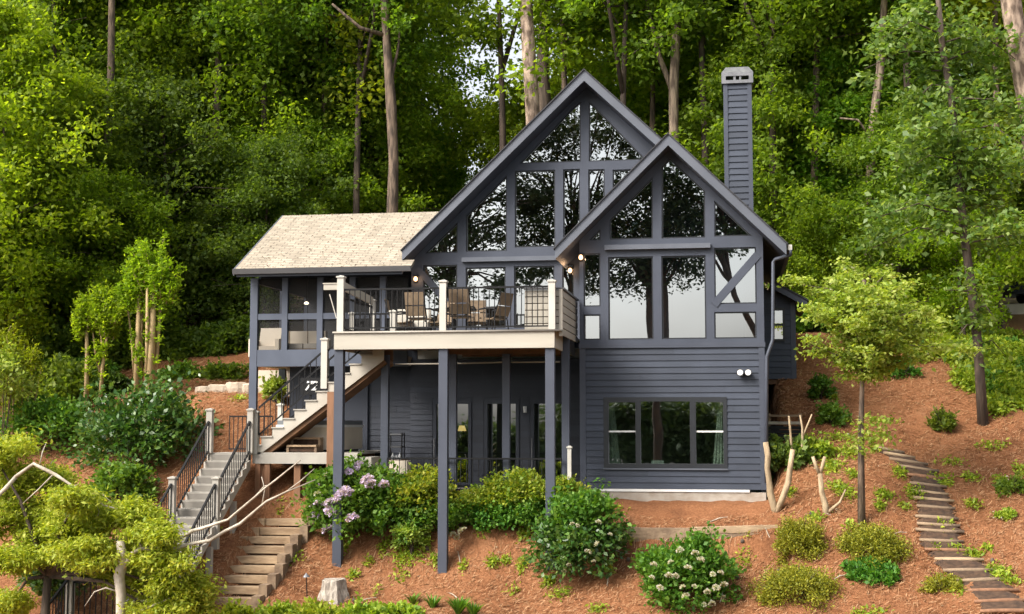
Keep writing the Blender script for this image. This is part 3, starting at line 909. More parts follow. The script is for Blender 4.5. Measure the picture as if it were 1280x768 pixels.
# front slope, back slope, both as slabs
rp = [(YE, ezp), (YR, rzp), (2 * YR - YE, ezp), (2 * YR - YE, ezp - 0.16), (YR, rzp - 0.17), (YE, ezp - 0.16)]
eave_end = X(513.5, YE, 330)
MB().prismx([(YE, ezp), (YF2 + 0.06, ezp + pslope * (YF2 + 0.06 - YE)), (YF2 + 0.06, ezp + pslope * (YF2 + 0.06 - YE) - 0.1), (YE, ezp - 0.1)], exl, eave_end).build('roof_shingles', M['shingle'], house)
_yj = YF2 + 0.06
def _pz(y): return ezp + pslope * (y - YE) if y <= YR else rzp - pslope * (y - YR)
def _px(y): return prx1 if y < YM + 0.14 else min(mx_ - (mz_ - _pz(y)) / mslope + 0.05, mx_ - 0.5)
ys_ = [_yj, YM + 0.139, YM + 0.141, YR, 2 * YR - YE]
vv = []; ff = []
for i, y in enumerate(ys_):
    vv += [(exl, y, _pz(y)), (_px(y), y, _pz(y)), (_px(y), y, _pz(y) - 0.1), (exl, y, _pz(y) - 0.1)]
    if i:
        k = 4 * (i - 1)
        ff += [(k, k + 1, k + 5, k + 4), (k + 3, k + 7, k + 6, k + 2), (k, k + 4, k + 7, k + 3), (k + 1, k + 2, k + 6, k + 5)]
MB().add(vv, ff).build('roof_shingles', M['shingle'], house)
MB().prismx([(YE + 0.02, ezp - 0.105), (YR, rzp - 0.115), (2 * YR - YE, ezp - 0.105), (2 * YR - YE, ezp - 0.22), (YR, rzp - 0.24), (YE + 0.02, ezp - 0.22)], exl + 0.06, prx1 + 0.002).build('roof', M['trim'], house)
MB().prismx([(YE - 0.13, ezp + 0.0), (YE - 0.012, ezp + 0.0), (YE - 0.012, ezp - 0.15), (YE - 0.10, ezp - 0.15)], exl - 0.02, eave_end + 0.02).build('gutter', M['gutter'], house)
MB().prismx([(YE, ezp + 0.01), (YR, rzp + 0.01), (YR, rzp - 0.2), (YE, ezp - 0.18)], exl - 0.035, exl - 0.002).build('rake_board', M['rake'], house)
MB().prismx([(YP + 0.0, ezp - 0.35), (YR, rzp - 0.3), (2 * YR - YP, ezp - 0.35)], prx0 + 0.02, prx0 + 0.12).build('gable_wall', M['siding'], house)
# frame members
zpf = Z(446, YP, 400)          # porch floor
zpt = ezp - 0.2
def vpost(px, w, z0, z1, name='porch_post', m='porchblue', Y=YP, d=0.16):
    c = X(px, Y, 400)
    return MB().box(c - w / 2, c + w / 2, Y, Y + d, z0, z1).build(name, M[m], house)
ppx = [317, 355.5, 399.5, 440, 478]
vpost(317, 0.22, 1.1, zpt)
for q in ppx[1:]:
    vpost(q, 0.17, Z(437, YP, 400) + 0.001, zpt)
for i in range(len(ppx)):
    xa = X(ppx[i], YP, 400) + (0.111 if i == 0 else 0.086)
    xb = (X(ppx[i + 1], YP, 400) - 0.086) if i + 1 < len(ppx) else prx1
    zr0, zr1 = Z(399, YP, 400), Z(391.5, YP, 400)
    MB().box(xa, xb, YP + 0.02, YP + 0.12, zr0, zr1).build('porch_rail', M['porchblue'], house)
    for z0, z1 in ((Z(437, YP, 400), zr0), (zr1, zpt)):
        MB().add([(xa, YP + 0.07, z0), (xb, YP + 0.07, z0), (xb, YP + 0.07, z1), (xa, YP + 0.07, z1)], [(0, 1, 2, 3)]).build('screen', M['screen'], house)
MB().box(X(317, YP, 440) + 0.112, prx1, YP - 0.01, YP + 0.18, Z(458, YP, 400), Z(437, YP, 400)).build('porch_beam', M['porchblue'], house)
MB().box(prx0, prx1, YP + 0.185, 2 * YR - YP, zpf - 0.25, zpf).build('porch_floor', M['composite'], house)
MB().box(prx0 + 0.12, prx1, 5.8, 5.95, zpf, zpt + 1.4).build('wall', M['darkwall'], house)
MB().box(prx0 - 0.02, prx0 + 0.09, 5.8, 8.2, 1.5, zpt).build('wall', M['siding'], house)
for q, yy in ((317, 3.6), (317, 6.5)):
    cxp = prx0
    MB().box(cxp - 0.1, cxp + 0.1, yy, yy + 0.16, 1.8, zpt).build('porch_post', M['porchblue'], house)
# foundation under the porch
vx = X(413, 2.2, 480)
MB().box(X(362, 2.0, 480), vx + 1.2, 2.0, 2.15, 0.6, zpf - 0.26).build('wall', M['darkwall'], house)
MB().box(X(322, 4.0, 480), X(380, 4.0, 480), 4.0, 4.2, 1.5, zpf - 0.26).build('wall', M['flagpale'], house)
# recessed porch ceiling lights
for (px, py, yy) in ((394.5 - 0.5, 368, 2.6), (455, 372, 4.0)):
    pass
for (px, py, yy) in ((355, 369, 4.2), (383, 379.5, 5.2)):
    c = at(px, py, yy)
    o = thing('porch_ceiling_light', 'small lit pendant light inside the screened porch, ' + ('nearer the outer corner post' if px < 370 else 'nearer the deck'), 'ceiling light', c)
    MB().tube([(c.x, c.y, c.z + 0.05), (c.x, c.y, c.z + 0.9)], 0.008, 6).build('cord', M['black'], o)
    MB().lathe([(0.02, 0.06), (0.07, 0.03), (0.08, -0.01), (0.05, -0.03)], 12, tuple(c)).build('lamp_shade', M['bulbsoft'], o)

# downspout and gutter of the wing, gutter end
MB().box(ax_ + hw + 0.055, ax_ + hw + 0.155, YF + 0.1, 8.5, ez - 0.17, ez - 0.04).build('gutter', M['gutter'], house)
ge = Vector((ax_ + hw + 0.12, YF + 0.12, ez - 0.17))
p1 = at(966.5, 328, -0.10); p2 = at(966, 424, -0.10); p3 = at(958.5, 446, -0.13); p4 = at(958, 604, -0.13)
MB().tube([ge, (ge.x, ge.y + 0.05, ge.z - 0.12), (p1.x + 0.06, p1.y, p1.z + 0.08), p1, p2, (p2.x - 0.02, p2.y, p2.z - 0.08), p3, p4], 0.05, 8).build('downspout', M['trim'], house, smooth=True)
MB().box(ax_ + hw + 0.052, ax_ + hw + 0.16, YF + 0.075, YF + 0.098, ez - 0.175, ez - 0.035).build('gutter_cap', M['cream'], house)

# ---- chimney
YC = 4.6
c0x, c1x = X(905, YC, 180), X(940.5, YC, 180)
ztop = Z(103, YC, 920)
chim = MB().box(c0x + 0.01, c1x - 0.01, YC + 0.002, YC + 0.9, 5.0, ztop).build('chimney', M['siding'], house)
mb = MB(); lap(mb, c0x + 0.13, c1x - 0.13, 5.6, ztop - 0.02, YC, step=0.19, lip=0.035)
mb.build('chimney_siding', M['siding'], chim)
for xa, xb in ((c0x, c0x + 0.13), (c1x - 0.13, c1x)):
    MB().box(xa, xb, YC - 0.045, YC + 0.001, 5.0, ztop).build('corner_board', M['trim'], chim)
# metal cap with vent slot and tapered hood
z1, z2, z3 = ztop, Z(91.5, YC, 920), Z(82, YC, 920)
zA = Z(101, YC, 920); zB = Z(96, YC, 920)
cp = MB()
xa, xb, ya, yb = c0x - 0.05, c1x + 0.05, YC - 0.1, YC + 1.0
cp.box(xa, xb, ya, yb, z1 - 0.05, zA)
cp.box(xa, xa + 0.13, ya, yb, zA, zB); cp.box(xb - 0.13, xb, ya, yb, zA, zB)
cp.box(xa + 0.36, xa + 0.43, ya + 0.02, ya + 0.06, zA, zB); cp.box(xb - 0.42, xb - 0.36, ya + 0.02, ya + 0.06, zA, zB)
cp.box(xa, xb, ya, yb, zB, z2)
i = 0.13
cp.add([(xa, ya, z2), (xb, ya, z2), (xb, yb, z2), (xa, yb, z2), (xa + i, ya + 0.3, z3), (xb - i, ya + 0.3, z3), (xb - i, yb - 0.3, z3), (xa + i, yb - 0.3, z3)],
       [(0, 1, 5, 4), (1, 2, 6, 5), (2, 3, 7, 6), (3, 0, 4, 7), (4, 5, 6, 7)])
cp.build('chimney_cap', M['metal'], chim)

# ---- small wing at the rear
YW = 5.5
wx0, wx1 = bx1 + 0.01, X(995, YW, 430)
wzb = Z(474, YW, 980)
mb = MB(); lap(mb, wx0, wx1 - 0.15, wzb, Z(364, YW, 980), YW, [rect(966, 386.5, 979.5, 425, YW, 975)], step=0.18)
mb.build('siding', M['siding'], house)
wallp = [(wx0, wzb), (wx1, wzb), (wx1, Z(377, YW, 1000)), (wx0, Z(358, YW, 965))]
wr = rect(967.5, 388, 978.5, 424, YW, 975)
wall2d(wallp, [rpoly(wr)], YW + 0.001, YW + 0.14, 'wall', M['siding'], house)
f = wall2d(rpoly((wr[0] - 0.09, wr[1] + 0.07, wr[2] - 0.07, wr[3] + 0.07)), [rpoly(wr)], YW - 0.05, YW + 0.05, 'window', M['darkframe'], house)
MB().add([(wr[0], YW + 0.06, wr[2]), (wr[1], YW + 0.06, wr[2]), (wr[1], YW + 0.06, wr[3]), (wr[0], YW + 0.06, wr[3])], [(0, 1, 2, 3)]).build('pane', M['glass'], f)
zc = (wr[2] + wr[3]) / 2
MB().box(wr[0], wr[1], YW - 0.03, YW + 0.055, zc - 0.03, zc + 0.03).build('meeting_rail', M['darkframe'], f)
MB().box(wx1 - 0.15, wx1, YW - 0.04, YW - 0.001, wzb, Z(378, YW, 1000)).build('corner_board', M['trim'], house)
MB().box(wx1 - 0.14, wx1 - 0.002, YW + 0.145, 9.0, wzb, Z(378, YW, 1000)).build('wall', M['siding'], house)
MB().box(wx0, wx1, YW + 0.02, 9.0, wzb - 0.16, wzb - 0.003).build('wing_floor', M['joist'], house)
ra = at(964, 352, YW - 0.4); rb = at(1009, 376, YW - 0.4)
MB().prism([(ra.x, ra.z), (rb.x, rb.z), (rb.x, rb.z - 0.2), (ra.x, ra.z - 0.2)], YW - 0.4, 9.2).build('roof', M['trim'], house)
MB().prism([(ra.x, ra.z + 0.05), (rb.x + 0.04, rb.z + 0.03), (rb.x + 0.04, rb.z - 0.01), (ra.x, ra.z + 0.003)], YW - 0.44, 9.2).build('roof_shingles', M['darkshingle'], house)
MB().box(wx1 - 0.1, wx1, YW + 0.1, YW + 0.22, 1.6, wzb - 0.165).build('porch_post', M['trim'], house)
MB().box(wx0, wx1 - 0.3, YW + 2.0, YW + 2.1, 1.0, wzb - 0.17).build('wall', M['darkwall'], house)

# ---- wall lamps (lit)
def wall_lamp(c, label):
    o = thing('wall_lamp', label, 'wall lamp', c, group='lit wall lamps')
    x, y, z = c
    MB().box(x - 0.05, x + 0.05, y + 0.06, y + 0.085, z - 0.1, z + 0.08).build('back_plate', M['black'], o)
    MB().bar((x, y + 0.06, z + 0.07), (x, y, z + 0.11), 0.02, 0.02).lathe([(0.02, 0.11), (0.085, 0.085), (0.09, 0.075), (0.02, 0.075)], 10, c).build('lamp_hood', M['black'], o)
    MB().lathe([(0.02, 0.07), (0.045, 0.05), (0.06, 0.0), (0.048, -0.045), (0.015, -0.065)], 12, c).build('glass_globe', M['bulb'], o, smooth=True)
    L = bpy.data.lights.new('wall_lamp_light', 'POINT'); L.energy = 2; L.color = (1, 0.62, 0.35); L.shadow_soft_size = 0.08
    lo = link('lamp_light', L, o, (0, -0.16, 0))
wall_lamp(at(726, 322, YB - 0.09), 'lit globe wall lamp at the corner of the projecting wing')
wall_lamp(at(712.5, 338.5, YM - 0.09), 'lit globe wall lamp in the nook behind the projecting wing')
wall_lamp(at(519.5, 349, YM - 0.09), 'lit globe wall lamp beside the porch roof end')
c = at(656, 512, YM - 0.08)
pl = thing('patio_wall_light', 'small white wall light between the patio doors', 'wall light', c)
MB().box(c.x - 0.05, c.x + 0.05, c.y + 0.03, c.y + 0.06, c.z - 0.09, c.z + 0.09).build('back_plate', M['white'], pl)
MB().lathe([(0.03, 0.09), (0.05, 0.07), (0.045, -0.07), (0.02, -0.09)], 10, tuple(c)).build('glass_shade', M['floodglass'], pl)
c = at(577.5, 539, YM + 0.9)
tl = thing('table_lamp', 'warm lit lamp glowing behind the narrow patio window', 'lamp', (c.x, c.y, c.z - 0.2))
MB().lathe([(0.10, -0.2), (0.10, -0.17), (0.02, -0.15), (0.02, 0.0)], 12, tuple(c)).build('lamp_base', M['black'], tl)
MB().lathe([(0.13, 0.0), (0.08, 0.16)], 14, tuple(c)).build('lamp_shade', M['bulbdim'], tl)
MB().box(c.x - 0.4, c.x + 0.4, c.y - 0.2, c.y + 0.2, c.z - 0.26, c.z - 0.205).build('console_top', M['timberside'])
bpy.data.objects['console_top'].name = 'console_table'
ct = bpy.data.objects['console_table']
setp(ct, 'narrow wooden console table under the lamp inside', 'table')
lg = MB()
for sx in (-0.36, 0.36):
    for sy in (-0.16, 0.16):
        MB().box(c.x + sx - 0.03, c.x + sx + 0.03, c.y + sy - 0.03, c.y + sy + 0.03, -0.2, c.z - 0.261).build('leg', M['timberside'], ct)
MB().box(mx0 + 0.15, bx1 - 0.15, YM + 0.13, 5.6, -0.35, -0.2).build('lower_floor', M['interior'], house)

# ================================================================== DECK
YD = -3.0
zd_t = Z(413.5, YD, 550); zd_f = zd_t - 0.03; zd_b = Z(436, YD, 550)
dx0, dx1 = X(417.5, YD, 425), X(693, YD, 425)
deck = thing('deck', 'raised timber deck with beige fascia on tall blue-grey posts', 'deck', (-8, -1, 0))
gx1 = X(703, -2.85, 390)
opening = [(dx0 + 0.35, -1.62), (dx0 + 2.4, -1.62), (dx0 + 2.4, -0.36), (dx0 + 0.35, -0.36)]
fo = [(dx0 - 0.03, YD - 0.05), (gx1, YD - 0.05), (gx1, YM - 0.01), (mx0 + 0.002, YM - 0.01), (mx0 + 0.002, YP - 0.02), (dx0 - 0.03, YP - 0.02)]
fl_ = wall2d(fo, [opening], -0.02, 0.02, 'deck_floor', M['composite'], None)
me = fl_.data
for v in me.vertices:
    x, y, z = v.co
    v.co = (x - deck.location.x, z - deck.location.y, zd_f + 0.012 + y)
me.flip_normals(); me.update()
fl_.parent = deck
MB().box(dx0, dx1, YD, YD + 0.05, zd_b, zd_f - 0.012).build('fascia', M['beige'], deck)
MB().box(dx1 - 0.05, dx1, YD + 0.052, YM - 0.02, zd_b, zd_f - 0.012).build('fascia', M['beige'], deck)
MB().box(dx0, dx0 + 0.05, YD + 0.052, YP - 0.02, zd_b, zd_f - 0.012).build('fascia', M['beige'], deck)
# joists and beams underneath
nj = 22
jm = None
for i in range(nj):
    xj = dx0 + 0.30 + (dx1 - dx0 - 0.5) * i / (nj - 1)
    if dx0 + 0.3 < xj < dx0 + 2.45:
        MB().box(xj - 0.02, xj + 0.02, YD + 0.055, -1.66, zd_b + 0.10, zd_f - 0.013).build('joist', M['joist'], deck)
    else:
        MB().box(xj - 0.02, xj + 0.02, YD + 0.055, YM - 0.08, zd_b + 0.10, zd_f - 0.013).build('joist', M['joist'], deck)
MB().box(dx0 + 0.06, dx1 - 0.06, -2.86, -2.78, zd_b - 0.02, zd_b + 0.098).build('beam', M['joist'], deck)
MB().box(dx0 + 2.5, dx1 - 0.06, -1.25, -1.12, zd_b - 0.06, zd_b + 0.098).build('beam', M['joist'], deck)
MB().box(dx0 + 2.5, dx1 - 0.06, YM - 0.07, YM - 0.025, zd_b, zd_f - 0.013).build('ledger_board', M['joist'], deck)
MB().tube([at(494, 455.5, -0.6), at(560, 455, -0.6), at(625, 453, -0.6), at(700, 452.5, -0.6)], 0.02, 6).build('drain_pipe', M['riser'], deck)
for px, pyb in ((421, 714), (552.5, 723), (687, 726)):
    cx_ = X(px, YD, 580)
    MB().box(cx_ - 0.115, cx_ + 0.115, YD + 0.06, YD + 0.29, Z(pyb, YD, px) - 0.35, zd_b + 0.09).build('post', M['trim'], deck)
for px in (480.5, 565.5, 632.5, 707):
    cx_ = X(px, -1.25, 540)
    MB().box(cx_ - 0.10, cx_ + 0.10, -1.28, -1.09, -0.35, zd_b - 0.062 if px < 700 else zd_f - 0.03).build('post', M['trim'], deck)

def cap_post(parent, x, y, z0, z1, w=0.13, m='cream', name='newel_post'):
    p = MB()
    p.box(x - w / 2, x + w / 2, y - w / 2, y + w / 2, z0, z1 - 0.07)
    p.box(x - w / 2 - 0.025, x + w / 2 + 0.025, y - w / 2 - 0.025, y + w / 2 + 0.025, z1 - 0.069, z1 - 0.03)
    p.add([(x - w / 2 - .015, y - w / 2 - .015, z1 - 0.03), (x + w / 2 + .015, y - w / 2 - .015, z1 - 0.03), (x + w / 2 + .015, y + w / 2 + .015, z1 - 0.03), (x - w / 2 - .015, y + w / 2 + .015, z1 - 0.03), (x, y, z1)],
          [(0, 1, 4), (1, 2, 4), (2, 3, 4), (3, 0, 4)])
    return p.build(name, M[m], parent)

_bal = {}
def railing(parent, a, b, h=0.92, gap=0.12, m='black', bw=0.02, foot=0.09):
    """metal railing section from a to b (floor points): rails in one part, each baluster a sub-part"""
    a, b = Vector(a), Vector(b)
    up = Vector((0, 0, 1))
    mb = MB()
    mb.bar(a + up * h, b + up * h, 0.055, 0.045)
    mb.bar(a + up * foot, b + up * foot, 0.04, 0.035)
    for e_ in (a, b):
        mb.bar(e_ + up * (foot - 0.01), e_ + up * (h + 0.01), 0.022, 0.022)
    o = mb.build('railing', M[m], parent)
    n = max(1, int((Vector((b.x, b.y)) - Vector((a.x, a.y))).length / gap))
    key = (round(h, 3), m, bw, round(foot, 3))
    if key not in _bal:
        _bal[key] = MB().box(-bw / 2, bw / 2, -bw / 2, bw / 2, foot + 0.012, h - 0.015).mesh('baluster', M[m])
    off = base_loc(parent)
    for i in range(1, n):
        p = a.lerp(b, i / n)
        link('baluster', _bal[key], o, p - off)
    return o

zr = zd_f + 0.033
nx = [X(426, YD + 0.05, 390), X(554, YD + 0.05, 390), X(690, YD + 0.05, 390)]
ztops = [Z(344, YD, 426), Z(349.5, YD, 554), Z(349, YD, 690)]
for x_, zt in zip(nx, ztops):
    cap_post(deck, x_, YD + 0.06, zr, zt, 0.17)
hr = Z(360, YD, 560) - zr
for i in (0, 1):
    railing(deck, (nx[i] + 0.09, YD + 0.06, zr), (nx[i + 1] - 0.09, YD + 0.06, zr), hr, 0.135)
# side towards the porch: solid handrail board, posts at the stair opening
yb_ = 0.2
cap_post(deck, nx[0], yb_, zr, zr + 1.15, 0.15)
MB().bar((nx[0], YD + 0.15, zr + hr + 0.12), (nx[0], yb_ - 0.08, zr + hr - 0.02), 0.06, 0.22).build('handrail_board', M['beige'], deck)
railing(deck, (nx[0], YD + 0.16, zr), (nx[0], yb_ - 0.09, zr), hr - 0.18, 0.14)
cap_post(deck, X(440, -1.75, 390), -1.75, zr, zr + 0.62, 0.12)
cap_post(deck, X(491.5, -1.75, 390), -1.75, zr, zr + 0.66, 0.14)
railing(deck, (X(440, -1.75, 390) + 0.07, -1.75, zr), (X(491.5, -1.75, 390) - 0.08, -1.75, zr), 0.55, 0.13)
# outrigger plank with a thin strut beyond the corner post
pa = at(405, 359, YD + 0.06); pb = at(421, 359, YD + 0.06)
MB().box(pa.x, nx[0] - 0.09, YD + 0.02, YD + 0.10, pa.z - 0.08, pa.z + 0.07).box(pa.x - 0.02, nx[0] - 0.09, YD, YD + 0.12, pa.z + 0.071, pa.z + 0.10).build('outrigger_plank', M['beige'], deck)
MB().bar(at(412, 368, YD + 0.06), at(420.5, 398, YD + 0.06), 0.02, 0.02).build('strut', M['cream'], deck)
# solid boarded guard around the far end
g0 = X(656, YD + 0.2, 390)
zg0, zg1 = zr, Z(361.5, YD + 0.1, 700)
def boards(mb, a, b, z0, z1, n, th, nrm):
    h = (z1 - z0) / n
    for i in range(n):
        p, q = Vector((*a, z0 + h * (i + 0.46))), Vector((*b, z0 + h * (i + 0.46)))
        mb.bar(p, q, th, h * 0.86)
gw = MB()
boards(gw, (g0, YD + 0.20), (gx1 - 0.09, YD + 0.20), zg0, zg1, 6, 0.025, None)
gp = gw.build('guard_slats', M['beige'], deck)
gw = MB()
boards(gw, (gx1 - 0.012, YD + 0.26), (gx1 - 0.012, YM - 0.9), zd_b + 0.32, zg1, 6, 0.025, None)
gw.build('guard_slats', M['beige'], deck)
MB().box(gx1 - 0.09, gx1, YD + 0.15, YD + 0.25, zd_b + 0.30, zg1).build('corner_board', M['beige'], deck)
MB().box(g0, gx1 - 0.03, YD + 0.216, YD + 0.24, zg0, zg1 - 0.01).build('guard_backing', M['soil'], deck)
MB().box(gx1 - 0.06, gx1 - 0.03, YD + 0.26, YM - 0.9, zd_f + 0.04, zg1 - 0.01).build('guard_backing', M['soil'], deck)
MB().box(g0 - 0.02, gx1 + 0.05, YD + 0.15, YD + 0.26, zg1 + 0.002, zg1 + 0.045).box(gx1 - 0.08, gx1 + 0.05, YD + 0.262, YM - 0.88, zg1 + 0.002, zg1 + 0.045).build('guard_cap', M['gutter'], deck)

# ---- patio furniture on the deck
def patio_chair(x, y, z, rz, label, hscale=1.0):
    t = thing('patio_chair', label, 'chair', (x, y, z), rz, 'brown sling chairs on the deck')
    b = (x, y, z)
    def P(a, c, d): return (x + a, y + c, z + d)
    st = MB()
    for i in range(6):
        y0, y1 = -0.26 + i * 0.085, -0.26 + (i + 1) * 0.085
        zz = lambda yy: 0.44 - 0.05 * sin((yy + 0.26) / 0.52 * pi) + 0.02 * (-yy)
        st.add([P(-0.25, y0, zz(y0)), P(0.25, y0, zz(y0)), P(0.25, y1, zz(y1)), P(-0.25, y1, zz(y1)),
                P(-0.25, y0, zz(y0) - 0.025), P(0.25, y0, zz(y0) - 0.025), P(0.25, y1, zz(y1) - 0.025), P(-0.25, y1, zz(y1) - 0.025)],
               [(0, 1, 2, 3), (7, 6, 5, 4), (0, 3, 7, 4), (1, 5, 6, 2), (0, 4, 5, 1), (3, 2, 6, 7)])
    st.build('seat', M['sling'], t)
    bk = MB()
    for k, (s0, s1) in enumerate(((0.0, 0.30), (0.33, 0.72))):
        def Q(a, s, th): return P(a * (1 - 0.04 * s), 0.26 + 0.24 * s + 0.03 * sin(s * 4) + th, 0.46 + 0.88 * s * hscale)
        n = 4
        for i in range(n):
            u0, u1 = s0 + (s1 - s0) * i / n, s0 + (s1 - s0) * (i + 1) / n
            bk.add([Q(-0.27, u0, 0), Q(0.27, u0, 0), Q(0.27, u1, 0), Q(-0.27, u1, 0), Q(-0.27, u0, 0.03), Q(0.27, u0, 0.03), Q(0.27, u1, 0.03), Q(-0.27, u1, 0.03)],
                   [(0, 1, 2, 3), (7, 6, 5, 4), (0, 3, 7, 4), (1, 5, 6, 2), (0, 4, 5, 1), (3, 2, 6, 7)])
    bk.build('backrest', M['sling'], t)
    for s in (-1, 1):
        MB().tube([P(s * 0.28, 0.24, 0.42), P(s * 0.275, 0.36, 0.76 * hscale), P(s * 0.27, 0.46, 1.12 * hscale)], 0.016, 6).build('back_frame', M['black'], t)
        MB().tube([P(s * 0.30, -0.27, 0.64), P(s * 0.31, 0.0, 0.67), P(s * 0.29, 0.30, 0.64)], [0.022, 0.026, 0.02], 6).build('armrest', M['black'], t)
        MB().tube([P(s * 0.30, -0.27, 0.64), P(s * 0.29, -0.26, 0.40), P(s * 0.30, -0.28, 0.0)], 0.016, 6).build('leg', M['black'], t)
        MB().tube([P(s * 0.28, 0.24, 0.42), P(s * 0.30, 0.30, 0.0)], 0.016, 6).build('leg', M['black'], t)
    MB().tube([P(-0.27, -0.24, 0.41), P(0.27, -0.24, 0.41)], 0.014, 6).tube([P(-0.27, 0.24, 0.41), P(0.27, 0.24, 0.41)], 0.014, 6).build('seat_frame', M['black'], t)
    return t
zf = zd_f + 0.034
p = at(526, 400, -1.6); patio_chair(p.x, -1.7, zf, R(172), 'high-backed brown sling chair below the lamp at the porch end', 0.98)
p = at(578, 400, -2.1); patio_chair(p.x, -2.15, zf, R(180), 'brown sling chair with its back to the railing, at the table', 1.0)
p = at(612, 400, -1.5); patio_chair(p.x + 0.1, -1.5, zf, R(-118), 'brown sling chair turned side-on beside the boarded guard', 0.95)
p = at(500, 400, -0.9); patio_chair(p.x, -0.6, zf, R(95), 'brown sling chair half hidden behind the short post by the stair', 0.9)
p = at(592, 400, -0.3); patio_chair(p.x, 0.15, zf, R(12), 'brown sling chair on the house side of the patio table', 1.0)
p = at(545, 400, -0.3); patio_chair(p.x, 0.1, zf, R(-20), 'brown sling chair by the gable wall, between table and porch', 0.95)
tp = at(566, 390, -1.0)
tb = thing('patio_table', 'round dark patio table among the brown chairs', 'table', (tp.x, -0.75, zf))
tl_ = (tp.x, -0.75, zf)
MB().lathe([(0.6, 0.70), (0.62, 0.72), (0.6, 0.735)], 24, tl_).build('table_top', M['black'], tb)
MB().lathe([(0.3, 0.0), (0.28, 0.03), (0.04, 0.06), (0.035, 0.70)], 14, tl_).build('pedestal', M['black'], tb)
pp = at(503, 395, -1.3)
pl_ = thing('cushion_bench', 'low bench with pale cushions behind the deck railing', 'bench', (pp.x, -0.9, zf))
x_, y_ = pp.x, -0.1
MB().box(x_ - 0.5, x_ + 0.5, y_ - 0.28, y_ + 0.28, zf + 0.22, zf + 0.28).build('bench_frame', M['black'], pl_)
for sx in (-0.46, 0.46):
    for sy in (-0.24, 0.24):
        MB().box(x_ + sx - 0.02, x_ + sx + 0.02, y_ + sy - 0.02, y_ + sy + 0.02, zf, zf + 0.219).build('leg', M['black'], pl_)
MB().box(x_ - 0.48, x_ + 0.48, y_ - 0.26, y_ + 0.2, zf + 0.285, zf + 0.42).build('seat_cushion', M['cream'], pl_)
MB().prismx([(y_ + 0.06, zf + 0.425), (y_ + 0.22, zf + 0.425), (y_ + 0.27, zf + 0.82), (y_ + 0.15, zf + 0.82)], x_ - 0.47, x_ + 0.47).build('back_cushion', M['beige'], pl_)

# porch furniture behind the screens
c = at(372, 425, 4.2)
sf = thing('porch_sofa', 'pale cushioned sofa behind the porch screens', 'sofa', (c.x, 4.2, zpf))
MB().box(c.x - 1.0, c.x + 1.0, 3.8, 4.6, zpf + 0.08, zpf + 0.40).build('sofa_base', M['timberside'], sf)
for k in (-1, 0, 1):
    MB().box(c.x + k * 0.6 - 0.28, c.x + k * 0.6 + 0.28, 3.8, 4.45, zpf + 0.405, zpf + 0.56).build('seat_cushion', M['composite'], sf)
    MB().box(c.x + k * 0.6 - 0.28, c.x + k * 0.6 + 0.28, 4.3, 4.55, zpf + 0.565, zpf + 0.98).build('back_cushion', M['tub'], sf)
for s in (-1, 1):
    MB().box(c.x + s * 0.98 - 0.1 * (s > 0), c.x + s * 0.98 + 0.1 * (s < 0) , 3.8, 4.6, zpf + 0.401, zpf + 0.72).build('armrest', M['timberside'], sf)
c = at(334, 425, 3.0)
ch = thing('wicker_chair', 'pale armchair in the outer corner of the screened porch', 'armchair', (c.x, 3.0, zpf))
MB().box(c.x - 0.35, c.x + 0.35, 2.7, 3.35, zpf + 0.1, zpf + 0.42).build('seat', M['tub'], ch)
MB().prismx([(3.2, zpf + 0.425), (3.36, zpf + 0.425), (3.5, zpf + 1.0), (3.38, zpf + 1.02)], c.x - 0.34, c.x + 0.34).build('backrest', M['tub'], ch)
for s in (-1, 1):
    MB().box(c.x + s * 0.42 - 0.06, c.x + s * 0.42 + 0.06, 2.68, 3.3, zpf + 0.1, zpf + 0.64).build('armrest', M['tub'], ch)
    for yy in (2.74, 3.26):
        MB().box(c.x + s * 0.36 - 0.03, c.x + s * 0.36 + 0.03, yy - 0.03, yy + 0.03, zpf, zpf + 0.099).build('leg', M['timberside'], ch)

# ================================================================== PATIO
pat = thing('patio', 'low stone-edged patio with thin railing under the deck', 'patio', (-8, 0, 0))
px0p, px1p = X(484, -1.5, 600), bx0 - 0.003
MB().box(px0p, px1p, -1.5, YM - 0.055, -0.45, -0.02).build('patio_slab', M['concrete'], pat)
xs_ = [X(484, -1.4, 590), X(561, -1.4, 590), X(628, -1.4, 590), X(702, -1.4, 590)]
for i in range(3):
    railing(pat, (xs_[i] + 0.0, -1.4, -0.02), (xs_[i + 1] - 0.0, -1.4, -0.02), Z(573.5, -1.4, 600) + 0.02, 0.16, bw=0.016)
cap_post(pat, X(712, -1.4, 590), -1.42, -0.3, Z(557, -1.4, 712), 0.10)
# dark shelved bar cart by the patio wall
c = at(495, 600, 0.9)
ck = thing('bar_cart', 'dark metal shelf cart with small items beside the patio wall', 'cart', (c.x, 0.9, -0.02))
for sx in (-0.2, 0.2):
    for sy in (-0.15, 0.15):
        MB().box(c.x + sx - 0.015, c.x + sx + 0.015, 0.9 + sy - 0.015, 0.9 + sy + 0.015, -0.02, 1.55).build('leg', M['black'], ck)
for zz in (0.25, 0.75, 1.15, 1.5):
    MB().box(c.x - 0.18, c.x + 0.18, 0.77, 1.03, zz - 0.02, zz + 0.02).build('shelf', M['metal'], ck)
for k, (dx, hh) in enumerate(((-0.1, 0.2), (0.0, 0.14), (0.1, 0.22))):
    o = MB().lathe([(0.05, 0), (0.05, hh * 0.6), (0.02, hh * 0.75), (0.02, hh)], 10, (c.x + dx, 0.9, 0.772)).build('bottle', M['floodglass'])
    setp(o, ['tall pale bottle at the outer end of the cart shelf', 'shortest pale bottle between the two others on the cart', 'tallest pale bottle at the door end of the cart shelf'][k], 'bottle', 'bottles on the cart')
cb = thing('light_planter', 'low pale planter box behind the patio railing', 'planter', (c.x, -0.5, -0.02))
